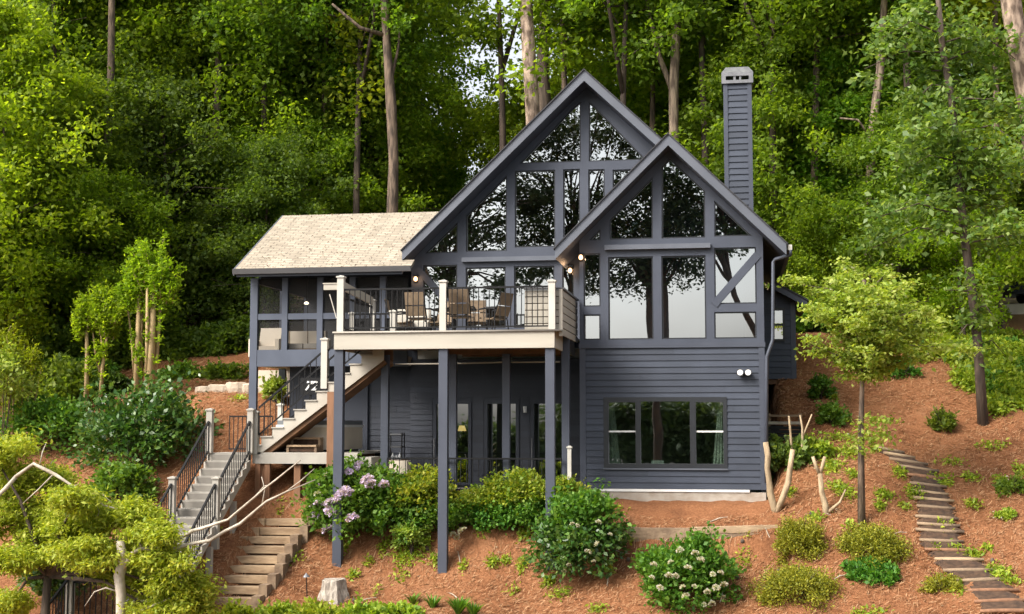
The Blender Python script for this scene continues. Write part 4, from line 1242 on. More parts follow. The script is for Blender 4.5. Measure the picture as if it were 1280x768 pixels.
MB().box(X(486, -0.4, 580), X(511, -0.4, 580), -0.6, -0.2, 0.45, 0.80).build('planter_box', M['tub'], cb)
for xx in (X(487, -0.4, 580), X(510, -0.4, 580)):
    for yy in (-0.58, -0.24):
        MB().box(xx - 0.02, xx + 0.02, yy - 0.02, yy + 0.02, -0.02, 0.449).build('leg', M['black'], cb)
MB().box(X(488, -0.4, 580), X(509, -0.4, 580), -0.56, -0.24, 0.801, 0.82).build('soil', M['soil'], cb)

# ================================================================== TUB PLATFORM, STAIRS
plat = thing('tub_platform', 'grey boarded platform holding the hot tub beside the patio', 'platform', (-12, 0, 0))
zq = Z(566, -1.5, 400)
qx0, qx1 = X(316, -1.5, 570), X(447, -1.5, 570)
MB().box(qx0, qx1, -1.5, YM + 0.55, zq - 0.05, zq).build('platform_floor', M['composite'], plat)
MB().box(qx0, qx1, -1.54, -1.5, zq - 0.30, zq - 0.052).build('fascia', M['composite'], plat)
for px in (328, 372, 412):
    cx_ = X(px, -1.4, 600)
    MB().box(cx_ - 0.09, cx_ + 0.09, -1.45, -1.27, -1.2, zq - 0.055).build('post', M['brownpost'], plat)
for yy in (-0.5, 0.6):
    MB().box(qx0 + 0.1, qx1 - 0.1, yy, yy + 0.06, zq - 0.25, zq - 0.055).build('joist', M['joist'], plat)
# block steps from the platform down to the patio
bs = thing('block_steps', 'pale block steps from the tub platform down to the patio', 'steps', (qx1, -1, 0))
n = 3
for i in range(n):
    xa = qx1 + 0.01 + i * 0.36
    MB().box(xa, xa + 0.355, -1.45, -0.2, -0.35, zq - 0.30 * i - 0.12).build('step_block', M['tub' if i % 2 else 'composite'], bs)
# hot tub
tx0, tx1 = X(358, 0.2, 550), X(440, 0.2, 550)
tub = thing('hot_tub', 'beige hot tub with white rim and grey cover on the platform', 'hot tub', ((tx0 + tx1) / 2, 0.3, zq))
ztr = Z(529, -0.6, 400)
MB().box(tx0, tx1, -0.6, 1.3, zq + 0.06, ztr - 0.12).build('tub_cabinet', M['tub'], tub)
MB().box(tx0 + 0.1, tx1 - 0.1, -0.5, 1.2, zq, zq + 0.059).build('tub_base', M['black'], tub)
MB().box(tx0 - 0.03, tx1 + 0.03, -0.63, 1.33, ztr - 0.119, ztr - 0.05).build('tub_rim', M['white'], tub)
MB().box(tx0, tx1, -0.6, 1.3, ztr - 0.049, ztr + 0.07).build('tub_cover', M['tubcover'], tub)
sx0, sx1 = X(362, -1.0, 560), X(401, -1.0, 560)
ts = thing('tub_steps', 'brown two-step stool in front of the hot tub', 'step stool', ((sx0 + sx1) / 2, -1.0, zq))
for i, (ya, yb2, zz) in enumerate(((-1.35, -1.02, 0.2), (-1.0, -0.68, 0.40))):
    MB().box(sx0 + 0.03, sx1 - 0.03, ya, yb2, zq + zz - 0.05, zq + zz).build('step_tread', M['timber'], ts)
    for xx in (sx0 + 0.02, sx1 - 0.08):
        MB().box(xx, xx + 0.06, ya + 0.02, yb2 - 0.02, zq, zq + zz - 0.051).build('side_panel', M['timberside'], ts)
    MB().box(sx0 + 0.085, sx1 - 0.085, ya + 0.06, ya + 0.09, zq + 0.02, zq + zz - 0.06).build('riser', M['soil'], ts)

# ---- upper staircase: from the tub platform to the deck, parallel to the front
us = thing('deck_staircase', 'beige side-on staircase rising to the deck with black railing', 'staircase', (-12, -1.5, 1))
YS0, YS1 = -1.5, -0.45
sA = at(313, 556.5, YS0)           # front top of the first tread
zdeck = zd_f
nst = 13
run = (X(430, YS0, 470) - X(313, YS0, 470)) / 8.55
z_first = sA.z
rise = (zdeck - z_first) / (nst - 1)
treads = []
for i in range(nst - 1):
    x0 = sA.x + i * run; zt = z_first + i * rise
    treads.append((x0, zt))
    MB().box(x0 - 0.03, x0 + run + 0.01, YS0 - 0.03, YS1 + 0.03, zt - 0.035, zt).build('tread', M['composite'], us)
    MB().box(x0 + 0.0, x0 + 0.02, YS0 + 0.03, YS1 - 0.03, zt - rise + 0.001, zt - 0.036).build('riser', M['riser'], us)
# stringers: saw-tooth top, straight underside
def stringer(y0, y1, m):
    pts = []
    for x0, zt in treads:
        pts += [(x0, zt - rise), (x0, zt - 0.036)]
    xe = treads[-1][0] + run
    pts += [(xe, treads[-1][1] - 0.036), (xe, treads[-1][1] - 0.40)]
    pts += [(treads[0][0] + 0.25, treads[0][1] - rise - 0.02)]
    MB().prism(pts[::-1], y0, y1).build('stringer', M[m], us)
stringer(YS0, YS0 + 0.05, 'riser')
stringer(YS1 - 0.05, YS1, 'joist')
xm = treads[-1][0] + run
MB().bar((treads[0][0] + 0.35, (YS0 + YS1) / 2, treads[0][1] - rise - 0.02), (xm, (YS0 + YS1) / 2, treads[-1][1] - 0.42), YS1 - YS0 - 0.12, 0.16).build('carriage', M['joist'], us)
nwx = [X(319.5, YS0, 530), X(405.5, YS0, 460)]
def stair_z(x): return z_first + (x - sA.x) / run * rise
cap_post(us, nwx[0] - 0.02, YS0 + 0.03, z_first - rise, Z(513, YS0, 320), 0.17)
cap_post(us, nwx[1], YS0 + 0.03, stair_z(nwx[1]) - 0.1, Z(422, YS0, 405), 0.17)
railing(us, (nwx[0] + 0.08, YS0 + 0.03, stair_z(nwx[0]) + 0.02), (nwx[1] - 0.08, YS0 + 0.03, stair_z(nwx[1]) + 0.0), 0.88, 0.15, foot=0.14)
cap_post(us, nwx[0] + 0.35, YS1 + 0.0, z_first - rise, Z(504, YS1, 334), 0.14)
railing(us, (nwx[0] + 0.43, YS1, stair_z(nwx[0] + 0.4)), (nwx[1], YS1, stair_z(nwx[1])), 0.88, 0.17, foot=0.14)
railing(us, (nwx[1] + 0.09, YS0 + 0.03, stair_z(nwx[1]) + 0.05), (dx0 + 0.35, YS0 + 0.03, stair_z(dx0 + 0.35)), 0.88, 0.17, foot=0.14)
cxb = X(412.5, YS0 - 0.2, 540)
MB().box(cxb - 0.10, cxb + 0.10, YS0 - 0.16, YS0 - 0.005, -0.9, Z(490, YS0, 413)).build('support_post', M['brownpost'], us)

# house-number plate with the number 72 on the wall behind the stair
hn = at(388, 483, YS1 + 0.5)
hp = thing('number_plate', 'black plate with the white number 72 behind the deck staircase', 'house number', hn)
MB().box(hn.x - 0.30, hn.x + 0.30, hn.y + 0.02, hn.y + 0.05, hn.z - 0.24, hn.z + 0.24).box(hn.x - 0.02, hn.x + 0.02, hn.y + 0.051, hn.y + 0.08, hn.z - 2.2, hn.z + 0.2).build('plate', M['black'], hp)
tcu = bpy.data.curves.new('number_text', 'FONT'); tcu.body = '72'; tcu.size = 0.36; tcu.align_x = 'CENTER'; tcu.align_y = 'CENTER'; tcu.extrude = 0.006; tcu.shear = 0.3; tcu.offset = 0.008
tmp = bpy.data.objects.new('tmp', tcu); COL.objects.link(tmp)
tm = bpy.data.meshes.new_from_object(tmp.evaluated_get(bpy.context.evaluated_depsgraph_get()))
bpy.data.objects.remove(tmp)
tm.materials.clear(); tm.materials.append(M['white'])
to = link('number_lettering', tm, hp, (0, 0.01, 0)); to.rotation_euler = (pi / 2, 0, 0)

# ---- lower staircase: from a landing down towards the lake
ls = thing('lower_staircase', 'grey composite stair with black railings going down from the landing', 'staircase', (-14, -2, 0))
zla = zq - 0.02
lxa, lxb = X(266, -1.5, 565), X(311, -1.5, 565)
MB().box(lxa - 0.1, qx0 - 0.006, -1.62, -0.3, zla - 0.05, zla).build('landing', M['composite'], ls)
MB().box(lxa - 0.1, qx0 - 0.006, -1.66, -1.62, zla - 0.28, zla - 0.052).build('fascia', M['composite'], ls)
pA = at(310, 566, -1.65); pB = at(262, 653, -4.2)
n2 = 17
YL0 = -1.66
run2, rise2 = 0.30, 0.195
wA, wB = lxa - 0.02, lxb + 0.06
for i in range(n2):
    y1 = YL0 - i * run2; zt = zla - rise2 * (i + 1)
    MB().box(wA, wB, y1 - run2 - 0.02, y1 - 0.004, zt - 0.04, zt).build('tread', M['composite'], ls)
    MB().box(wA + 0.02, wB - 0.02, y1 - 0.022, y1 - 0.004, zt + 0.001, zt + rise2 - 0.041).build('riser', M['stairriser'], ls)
for xx in (wA - 0.05, wB):
    pts = []
    for i in range(n2):
        y1 = YL0 - i * run2; zt = zla - rise2 * (i + 1)
        pts += [(y1, zt + rise2 - 0.041), (y1, zt - 0.0)]
    ye, ze = YL0 - n2 * run2, zla - rise2 * n2
    pts += [(ye, ze), (ye, ze - 0.25), (YL0, zla - 0.42)]
    MB().prismx(pts, xx, xx + 0.05).build('stringer', M['composite'], ls)
def lz(y): return zla - rise2 + (y - YL0) / run2 * rise2
pys = [-1.62, -4.05, -6.3]
for xx, far in ((wA - 0.03, True), (wB + 0.03, False)):
    for k, yy in enumerate(pys):
        cap_post(ls, xx, yy, (zla if k == 0 else lz(yy)) - (0.0 if k == 0 else 0.6), (zla if k == 0 else lz(yy)) + 1.22, 0.16, 'composite')
    for k in (0, 1):
        railing(ls, (xx, pys[k] - 0.09, lz(pys[k]) + (0.12)), (xx, pys[k + 1] + 0.09, lz(pys[k + 1]) + 0.12), 0.90, 0.13, foot=0.1)
railing(ls, (wA + 0.05, -0.36, zla), (wB + 0.2, -0.36, zla), 1.0, 0.12)
for xx, yy in ((wB + 0.0, -4.3), (wB + 0.0, -2.7)):
    MB().box(xx - 0.09, xx + 0.05, yy - 0.07, yy + 0.07, lz(yy) - 1.6, lz(yy) - 0.36).build('support_post', M['composite'], ls)
for px in (322, 334):
    cx_ = X(px, -1.5, 600)
    MB().box(cx_ - 0.07, cx_ + 0.07, -1.52, -1.38, -1.3, zla - 0.06).build('support_post', M['brownpost'], ls)
ld = thing('lower_landing', 'pale lower landing with grey post and black railing under the yellow-green maple', 'landing', (at(100, 768, -7.5)))
c = at(88, 714, -7.4)
zlo = c.z - 1.15
e0 = at(145, 740, -7.4)
MB().box(c.x - 0.05, c.x + 3.0, -9.6, -7.2, zlo - 0.15, zlo).build('landing_floor', M['composite'], ld)
cap_post(ld, c.x, -7.4, zlo, c.z, 0.17, 'composite')
railing(ld, (c.x + 0.09, -7.4, zlo), (c.x + 1.6, -7.4, zlo), 0.9, 0.13)
railing(ld, (c.x, -7.5, zlo), (c.x, -9.4, zlo - 1.0), 0.98, 0.13)
for xx, yy in ((c.x + 0.1, -9.3), (c.x + 2.8, -9.3), (c.x + 2.8, -7.4), (c.x + 0.1, -7.4)):
    MB().box(xx - 0.07, xx + 0.07, yy - 0.07, yy + 0.07, gz(xx, yy) - 0.3, zlo - 0.151).build('support_post', M['composite'], ld)

# ================================================================== GARDEN STRUCTURES
# timber steps
tsp = thing('timber_steps', 'weathered timber steps climbing the pine-straw bank beside the stair', 'steps', hit(310, 720))
rows = [(385, 332, 650), (376, 325, 661.5), (364, 311, 672.5), (357, 303, 684.5), (348, 293, 697), (345, 286, 709), (336, 277, 721.5), (325, 268, 735), (316, 259, 749)]
for i, (xr_, xl_, py) in enumerate(rows):
    Y = -2.15 - i * 0.33
    a = at(xl_, py, Y); b = at(xr_, py, Y)
    zt = (a.z + b.z) / 2
    MB().box(a.x, b.x, Y - 0.02, Y + 0.42, zt - 0.15, zt + 0.02).build('step_tread', M['timber'], tsp)
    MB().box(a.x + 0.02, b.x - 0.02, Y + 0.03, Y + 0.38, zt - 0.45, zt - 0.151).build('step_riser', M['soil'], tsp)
    MB().box(b.x + 0.005, b.x + 0.22, Y - 0.12, Y + 0.30, zt - 0.35, zt + 0.09).build('side_timber', M['timberside'], tsp)
    MB().box(a.x - 0.24, a.x - 0.005, Y - 0.08, Y + 0.30, zt - 0.35, zt + 0.03).build('side_timber', M['timber'], tsp)

# narrow path of edged steps
edges = [(1112, 567), (1124, 574), (1136, 582), (1149, 591), (1158, 601), (1160, 611), (1163, 621), (1167, 630), (1170, 640), (1171, 652), (1173, 661), (1175, 670), (1177, 681), (1186, 694), (1199, 705), (1212, 718), (1226, 731), (1239, 743), (1251, 756), (1262, 769)]
hp_ = [hit(px, py) for px, py in edges]
for i, q in enumerate(hp_):
    rr = random.Random(i * 7 + 1)
    w = 0.43 + 0.010 * i + rr.uniform(-0.05, 0.05)
    st = thing('path_step', 'log-edged earth step of the narrow path up the straw bank', 'step', q, rr.uniform(-0.10, 0.10), 'earth steps up the straw bank')
    x, y, z = q
    mm = ['timberside', 'timber', 'timberside', 'timberside', 'brownpost'][rr.randrange(5)]
    def gzz(xx): return max(gz(xx, y), z - 0.1) + 0.085
    MB().tube([(x - w, y, gzz(x - w)), (x - w * 0.4, y + rr.uniform(-.02, .02), gzz(x - w * .4)), (x + w * 0.3, y, gzz(x + w * .3)), (x + w, y + rr.uniform(-.04, .04), gzz(x + w))], [0.04, 0.05, 0.055, 0.04], 7, rng=rr, wob=0.15).build('edge_log', M[mm], st, smooth=True)
    if i:
        u = hp_[i - 1]
        m_ = MB(); cols_ = 7; rows_ = 4; base_ = []
        for r_ in range(rows_ + 1):
            t = r_ / rows_
            cx_, cy_ = x + (u.x - x) * t, y + 0.03 + (u.y - 0.05 - y - 0.03) * t
            for c_ in range(cols_ + 1):
                s_ = (c_ / cols_ - 0.5) * 2
                xx = cx_ + s_ * w * (0.92 + (rr.uniform(-0.14, 0.10) if abs(s_) == 1 else 0))
                m_.v.append((xx, cy_, gz(xx, cy_) + (0.03 if abs(s_) == 1 else 0.085 + rr.uniform(0, 0.03))))
        for r_ in range(rows_):
            for c_ in range(cols_):
                k = r_ * (cols_ + 1) + c_
                m_.f.append((k, k + 1, k + cols_ + 2, k + cols_ + 1))
        m_.build('soil_tread', M['soil'], st)

# retaining timbers in front of the wing
rt = thing('retaining_timbers', 'long low retaining edge of weathered timbers below the wing', 'retaining edge', at(870, 668, -2.1))
a, b = at(779, 664, -2.1), at(862, 664.5, -2.1); c, d = at(864, 663.5, -2.12), at(972, 660.5, -2.0)
MB().bar(a, b, 0.18, 0.17).build('timber_beam', M['timberside'], rt)
MB().bar(c, d, 0.17, 0.17).build('timber_beam', M['timber'], rt)
MB().bar(Vector(a) - Vector((0, .05, .19)), Vector(d) - Vector((0, .05, .19)), 0.16, 0.17).build('timber_beam', M['timberside'], rt)

# lattice screen beside the rear wing
lt = thing('slatted_enclosure', 'dark slatted enclosure with pale top rails beside the house corner', 'enclosure', at(985, 560, 1.6))
xa, xb = bx1 + 0.08, X(1003, 1.6, 540)
zt = Z(518.5, 1.6, 985); zb_ = Z(566, 1.6, 985)
MB().box(xa, xb, 1.6, 1.65, zt - 0.06, zt).build('top_rail', M['timberside'], lt)
MB().box(xa, xb, 1.57, 1.62, zt - 0.27, zt - 0.19).build('middle_rail', M['concrete'], lt)
mb = MB()
for i in range(7):
    z_ = zb_ + (zt - 0.3 - zb_) * i / 7
    mb.box(xa, xb, 1.62, 1.645, z_, z_ + (zt - 0.3 - zb_) / 7 - 0.02)
mb.build('slat_panel', M['black'], lt)
for xx in (xa + 0.05, xb - 0.05):
    MB().box(xx - 0.05, xx + 0.05, 1.66, 1.75, zb_ - 0.3, zt + 0.03).build('post', M['timberside'], lt)
MB().box(xa, xb, 2.4, 2.45, zb_ - 0.3, zt - 0.3).build('back_panel', M['black'], lt)

# landscape stones at the top of the bank
for i, (px, py, w, h) in enumerate(((257, 488, 0.34, 0.16), (276, 486, 0.42, 0.17), (296, 484, 0.36, 0.2), (311, 486, 0.2, 0.2))):
    rr = random.Random(40 + i)
    q = at(px, py, 4.0); q.z = max(q.z, gz(q.x, q.y)) - 0.05
    mb = MB(); n = 10
    for k, (rf, zf_) in enumerate(((0.9, -0.15), (1.0, 0.0), (0.95, h * 0.8), (0.75, h))):
        for j in range(n):
            t = 2 * pi * j / n
            sq = 1 / max(abs(cos(t)), abs(sin(t))) ** 0.6
            mb.v.append((q.x + w * rf * cos(t) * sq * rr.uniform(0.92, 1.08), q.y + 0.24 * rf * sin(t) * sq, q.z + zf_ + rr.uniform(-.02, .02)))
    for k in range(3):
        for j in range(n):
            mb.f.append((k * n + j, k * n + (j + 1) % n, (k + 1) * n + (j + 1) % n, (k + 1) * n + j))
    mb.f.append(tuple(range(3 * n, 4 * n)))
    setp(mb.build('landscape_stone', M['stone']), ['flat pale stone at the outer end of the row above the bank', 'widest pale stone, second in the row above the bank', 'pale stone, third in the row towards the porch post', 'smallest pale stone, next to the porch post'][i], 'stone', 'stones edging the bank')

# stump under the corner post
q = hit(417, 745)
rr = random.Random(3)
mb = MB(); n = 18
prof = [(0.42, -0.2), (0.36, 0.02), (0.31, 0.14), (0.295, 0.30), (0.285, 0.38)]
for r_, zz in prof:
    for j in range(n):
        t = 2 * pi * j / n
        k = 1 + 0.10 * sin(5 * t + 1) * (1.2 - zz) + rr.uniform(-.04, .04)
        mb.v.append((q.x + r_ * k * cos(t), q.y + r_ * k * sin(t), q.z + zz + (rr.uniform(-.03, .03) if zz > 0.25 else 0)))
for k in range(len(prof) - 1):
    for j in range(n):
        mb.f.append((k * n + j, k * n + (j + 1) % n, (k + 1) * n + (j + 1) % n, (k + 1) * n + j))
mb.f.append(tuple(range((len(prof) - 1) * n, len(prof) * n)))
setp(mb.build('tree_stump', M['stump']), 'sawn grey tree stump at the foot of the corner deck post', 'stump')

# path light
q = hit(384, 746)
pl = thing('path_light', 'thin black path light with pale cap beside the stump', 'garden light', q)
MB().tube([(q.x, q.y, q.z - 0.1), (q.x - 0.03, q.y, q.z + 0.47)], 0.014, 6).build('stake', M['black'], pl)
MB().lathe([(0.09, 0.46), (0.07, 0.49), (0.02, 0.54), (0.005, 0.56)], 12, (q.x - 0.03, q.y, q.z)).build('lamp_cap', M['metal'], pl)

# driveway and car up the slope
q = at(1268, 379, 15.5)
dv = MB()
for i in range(8):
    t0, t1 = i / 8, (i + 1) / 8
    xa_, xb_ = q.x - 0.9 + 14 * t0, q.x - 0.9 + 14 * t1
    dv.add([(xa_, 15.0, q.z - 0.12 + 0.5 * t0), (xb_, 15.0, q.z - 0.12 + 0.5 * t1), (xb_, 19.5, q.z + 0.25 + 0.5 * t1), (xa_, 19.5, q.z + 0.25 + 0.5 * t0), (xa_, 14.98, q.z - 0.9), (xb_, 14.98, q.z - 0.9)], [(0, 1, 2, 3), (4, 5, 1, 0)])
setp(dv.build('driveway', M['drive']), kind='structure')
cz = q.z + 0.12
cx = q.x + 2.3
car = thing('parked_car', 'dark car parked on the pale drive up the slope', 'car', (cx, 17.2, cz))
body = [(-2.2, 0.3), (2.2, 0.3), (2.25, 0.6), (2.1, 0.85), (1.2, 0.95), (0.6, 1.42), (-0.9, 1.45), (-1.7, 0.98), (-2.2, 0.85), (-2.28, 0.55)]
MB().prism([(cx + a_, cz + b_) for a_, b_ in body], 16.35, 18.05).build('body', M['carpaint'], car)
MB().prism([(cx + a_, cz + b_) for a_, b_ in [(1.0, 0.97), (0.5, 1.36), (-0.8, 1.39), (-1.45, 0.99)]], 16.335, 16.348).build('window', M['glass'], car)
for sx in (-1.4, 1.4):
    for yy in (16.3, 17.9):
        mb = MB(); n = 16
        mb.add([(cx + sx + 0.33 * cos(2 * pi * k / n), yy, cz + 0.33 + 0.33 * sin(2 * pi * k / n)) for k in range(n)] + [(cx + sx + 0.33 * cos(2 * pi * k / n), yy + 0.2, cz + 0.33 + 0.33 * sin(2 * pi * k / n)) for k in range(n)],
               [tuple(range(n)), tuple(range(2 * n - 1, n - 1, -1))] + [(k, k + n, (k + 1) % n + n, (k + 1) % n) for k in range(n)])
        mb.build('wheel', M['tyre'], car)
# ================================================================== PLANTS
def unit(a):
    return a / np.maximum(np.linalg.norm(a, axis=-1, keepdims=True), 1e-6)

def leaves(C, L, wr, rng, up=0.7, out=None, droop=0.0, flat=0.5):
    """diamond leaves, folded along the middle; C centres (n,3); returns (n*4,3)"""
    n = len(C)
    d = rng.normal(0, 1, (n, 3)); d[:, 2] *= flat; d[:, 2] -= droop
    if out is not None:
        d = d * 0.7 + out
    d = unit(d)
    nr = rng.normal(0, 0.55, (n, 3)); nr[:, 2] += up
    s = unit(np.cross(nr, d))
    nr = np.cross(d, s)
    l = (L * rng.uniform(0.65, 1.35, (n, 1)))
    w = l * wr * rng.uniform(0.8, 1.2, (n, 1))
    v0 = C
    v1 = C + d * l * 0.45 + s * w * 0.5 + nr * w * 0.12
    v2 = C + d * l - nr * l * 0.06
    v3 = C + d * l * 0.45 - s * w * 0.5 + nr * w * 0.12
    return np.stack([v0, v1, v2, v3], 1).reshape(-1, 3)

def clump_points(cent, rad, per, rng, flat=0.45):
    k = len(cent)
    rad = np.broadcast_to(np.asarray(rad, float), (k,))
    p = rng.normal(0, 1, (k, per, 3)) * 0.55
    p[:, :, 2] *= flat
    return (cent[:, None, :] + p * rad[:, None, None]).reshape(-1, 3)

# ---- forest tree prototypes -------------------------------------------------
def tree_proto(seed, H, base, Rm, nl, clumps, per, leaf, wr=0.62, tr=0.17, bark='bark_dark', leafm='leaf_forest', top=1.0, lean=0.03, crown_r=0.85, limb_r=0.35, prof='tall', wob=0.25, flat=0.78, droop=0.3, fork=0.0):
    rng = np.random.default_rng(seed); rr = random.Random(seed)
    n = 12
    ph = [rr.uniform(0, 6.28) for _ in range(4)]
    pts = []
    for i in range(n + 1):
        t = i / n
        pts.append(Vector((lean * H * t * cos(ph[0]) + wob * sin(3.1 * t + ph[1]) * t, lean * H * t * sin(ph[0]) + wob * sin(2.7 * t + ph[2]) * t, H * t - 0.4 * (i == 0))))
    rad = [tr * (1.45 if i == 0 else 1.0) * (1 - 0.88 * (i / n) ** 1.1) + 0.01 for i in range(n + 1)]
    tm = MB().tube(pts, rad, 9, wob=0.08, rng=rr)
    def tp(t):
        f = t * n; i = min(int(f), n - 1)
        return pts[i].lerp(pts[i + 1], f - i)
    cents = []; cr = []
    if fork > 0:
        q0 = tp(fork); a0 = rr.uniform(0, 6.28)
        q1 = q0 + Vector((cos(a0) * 1.1, sin(a0) * 1.1, 3.0)); q2 = q1 + Vector((cos(a0) * 0.6, sin(a0) * 0.6, 3.5))
        tm.tube([q0, q1, q2], [tr * 0.62, tr * 0.45, tr * 0.2], 8)
    for i in range(nl):
        t = base / H + (1 - base / H) * (i + rr.random()) / nl
        u = (t - base / H) / (1 - base / H)
        az = i * 2.399 + rr.uniform(-0.5, 0.5)
        if prof == 'tall':
            L = Rm * (0.55 + 0.75 * sin(pi * min(1, u * 0.8 + 0.15))) * (1 - 0.55 * u ** 2.5) * rr.uniform(0.6, 1.15)
        else:
            L = Rm * math.sqrt(max(0.05, 1 - (2 * u - 0.8) ** 2 / 1.5)) * rr.uniform(0.6, 1.15)
        p0 = tp(min(t, 0.995))
        rise = rr.uniform(-0.05, 0.5) * L
        e = p0 + Vector((cos(az) * L, sin(az) * L, rise))
        m_ = p0.lerp(e, 0.5) + Vector((rr.uniform(-.1, .1), rr.uniform(-.1, .1), 0.12 * L))
        tm.tube([p0, m_, e], [max(0.02, tr * limb_r * (1 - 0.6 * u)), max(0.014, tr * limb_r * 0.55 * (1 - .6 * u)), 0.008], 5, cap=False)
        for k in range(clumps):
            s = 0.35 + 0.7 * (k + rr.random()) / clumps
            c = p0.lerp(m_, s * 2) if s < 0.5 else m_.lerp(e, (s - 0.5) * 2)
            sp = 0.28 * L
            cents.append((c.x + rr.gauss(0, sp), c.y + rr.gauss(0, sp), c.z + rr.gauss(0, sp * 0.9)))
            cr.append(crown_r * rr.uniform(0.55, 1.25))
    C = clump_points(np.array(cents), np.array(cr), per, rng, flat)
    V = leaves(C, leaf, wr, rng, up=0.5, droop=droop, flat=0.8)
    return tm.mesh('tree_trunk', M[bark], smooth=True), np_mesh('tree_crown', V, 4, M[leafm])

PROTO = {
    'tall': [tree_proto(11, 21, 6.0, 3.3, 30, 5, 150, 0.22, tr=0.17),
             tree_proto(12, 23, 8.0, 3.0, 26, 5, 160, 0.21, tr=0.15, bark='bark_mid', leafm='leaf_bright'),
             tree_proto(13, 19, 4.5, 3.4, 32, 5, 150, 0.22, tr=0.14, bark='bark_mid')],
    'poplar': [tree_proto(21, 22, 10.0, 2.8, 20, 5, 150, 0.21, tr=0.15, bark='bark_dark', leafm='leaf_forest', fork=0.42),
               tree_proto(22, 22, 9.0, 3.0, 20, 5, 150, 0.22, tr=0.14, bark='bark_mid', leafm='leaf_bright')],
    'under': [tree_proto(31, 8.0, 1.4, 2.7, 28, 5, 165, 0.17, tr=0.09, leafm='leaf_bright', prof='round', crown_r=0.62),
              tree_proto(32, 7.0, 1.0, 2.9, 26, 5, 180, 0.175, tr=0.08, leafm='leaf_forest', prof='round', crown_r=0.65),
              tree_proto(33, 9.5, 1.8, 2.6, 30, 5, 160, 0.17, tr=0.10, leafm='leaf_forest', prof='round', crown_r=0.6)],
    'mid': [tree_proto(51, 15, 2.5, 3.0, 40, 5, 160, 0.19, tr=0.13, bark='bark_mid', leafm='leaf_bright', crown_r=0.75),
            tree_proto(52, 16.5, 3.5, 2.9, 38, 5, 160, 0.20, tr=0.13, bark='bark_mid', leafm='leaf_forest', crown_r=0.75)],
    'dark': [tree_proto(41, 9.5, 0.6, 3.0, 36, 5, 150, 0.17, tr=0.11, leafm='leaf_dark', prof='round', crown_r=0.62),
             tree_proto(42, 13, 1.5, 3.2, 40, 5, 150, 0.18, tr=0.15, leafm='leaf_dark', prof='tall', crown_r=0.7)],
}

def put_tree(kind, i, x, y, s, rz, label, group, name='forest_tree', cat='tree', dz=0.0):
    tm, cm = PROTO[kind][i]
    o = thing(name, label, cat, (x, y, gz(x, y) + dz), rz, group)
    o.scale = (s, s, s)
    link('trunk', tm, o); link('crown', cm, o)
    return o

LT = {'tall': 'tall leafy forest tree in the wood behind the house', 'poplar': 'tall bare-stemmed forest tree with a high crown in the wood',
      'mid': 'full bright-green half-grown tree filling the wood edge', 'under': 'young understory tree among the tall forest trunks', 'dark': 'dark shaded evergreen tree in the wood beside the porch wing'}
GT = {'tall': 'tall forest trees', 'poplar': 'bare-stemmed forest trees', 'mid': 'half-grown bright trees', 'under': 'understory trees', 'dark': 'dark evergreen trees'}
rt_ = random.Random(77)
def blocked(x, y):
    return (HX0 - 7.2 < x < HX1 + 1.5 and y < 11.0)
placed = []
def far_enough(x, y, d):
    return all((x - a) ** 2 + (y - b) ** 2 > d * d for a, b in placed)
def scatter(kind, n, xr, yr, d, s0, s1):
    k = 0; tries = 0
    while k < n and tries < 4000:
        tries += 1
        y = rt_.uniform(*yr)
        # stay inside the visible wedge, plus a margin
        dep = y + 37
        xl, xrr = -dep * 0.60 - 2, dep * 0.24 + 2
        x = rt_.uniform(max(xr[0], xl), min(xr[1], xrr))
        pxx = 915 + x / dep * F
        if kind in ('tall', 'poplar', 'mid') and (525 < pxx < 645 or 700 < pxx < 760) and rt_.random() < 0.9:
            continue
        if blocked(x, y) or not far_enough(x, y, d):
            continue
        placed.append((x, y))
        put_tree(kind, rt_.randrange(len(PROTO[kind])), x, y, rt_.uniform(s0, s1), rt_.uniform(0, 6.28), LT[kind], GT[kind])
        k += 1
# behind
scatter('tall', 19, (-60, 30), (20, 44), 3.4, 0.85, 1.08)
scatter('mid', 22, (-50, 24), (15, 25), 2.3, 0.85, 1.15)
scatter('poplar', 10, (-50, 24), (12.5, 30), 2.0, 0.9, 1.1)
scatter('under', 22, (-50, 22), (12.5, 30), 2.0, 0.75, 1.15)
# hedge of darkness beside the porch
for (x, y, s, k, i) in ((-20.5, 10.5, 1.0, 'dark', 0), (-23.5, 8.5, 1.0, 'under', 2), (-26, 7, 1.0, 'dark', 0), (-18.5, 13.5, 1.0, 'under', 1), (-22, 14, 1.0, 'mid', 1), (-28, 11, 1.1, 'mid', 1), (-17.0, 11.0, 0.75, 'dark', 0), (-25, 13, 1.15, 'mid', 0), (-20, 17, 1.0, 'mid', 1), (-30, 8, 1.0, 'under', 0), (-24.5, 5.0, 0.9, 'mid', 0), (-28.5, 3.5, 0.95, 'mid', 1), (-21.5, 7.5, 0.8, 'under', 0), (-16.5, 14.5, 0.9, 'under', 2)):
    placed.append((x, y))
    put_tree(k, i, x, y, s, rt_.uniform(0, 6.28), LT[k], GT[k])
# right-hand slope
for (px, py, Y, k, i, s) in ((1010, 400, 12.5, 'under', 1, 0.62), (1130, 400, 11.0, 'under', 2, 0.8), (1205, 400, 9.5, 'under', 0, 0.72), (1060, 400, 15.0, 'under', 2, 1.0), (1180, 400, 16.0, 'under', 1, 1.0)):
    p = at(px, py, Y)
    put_tree(k, i, p.x, Y, s, rt_.uniform(0, 6.28), LT[k], GT[k])

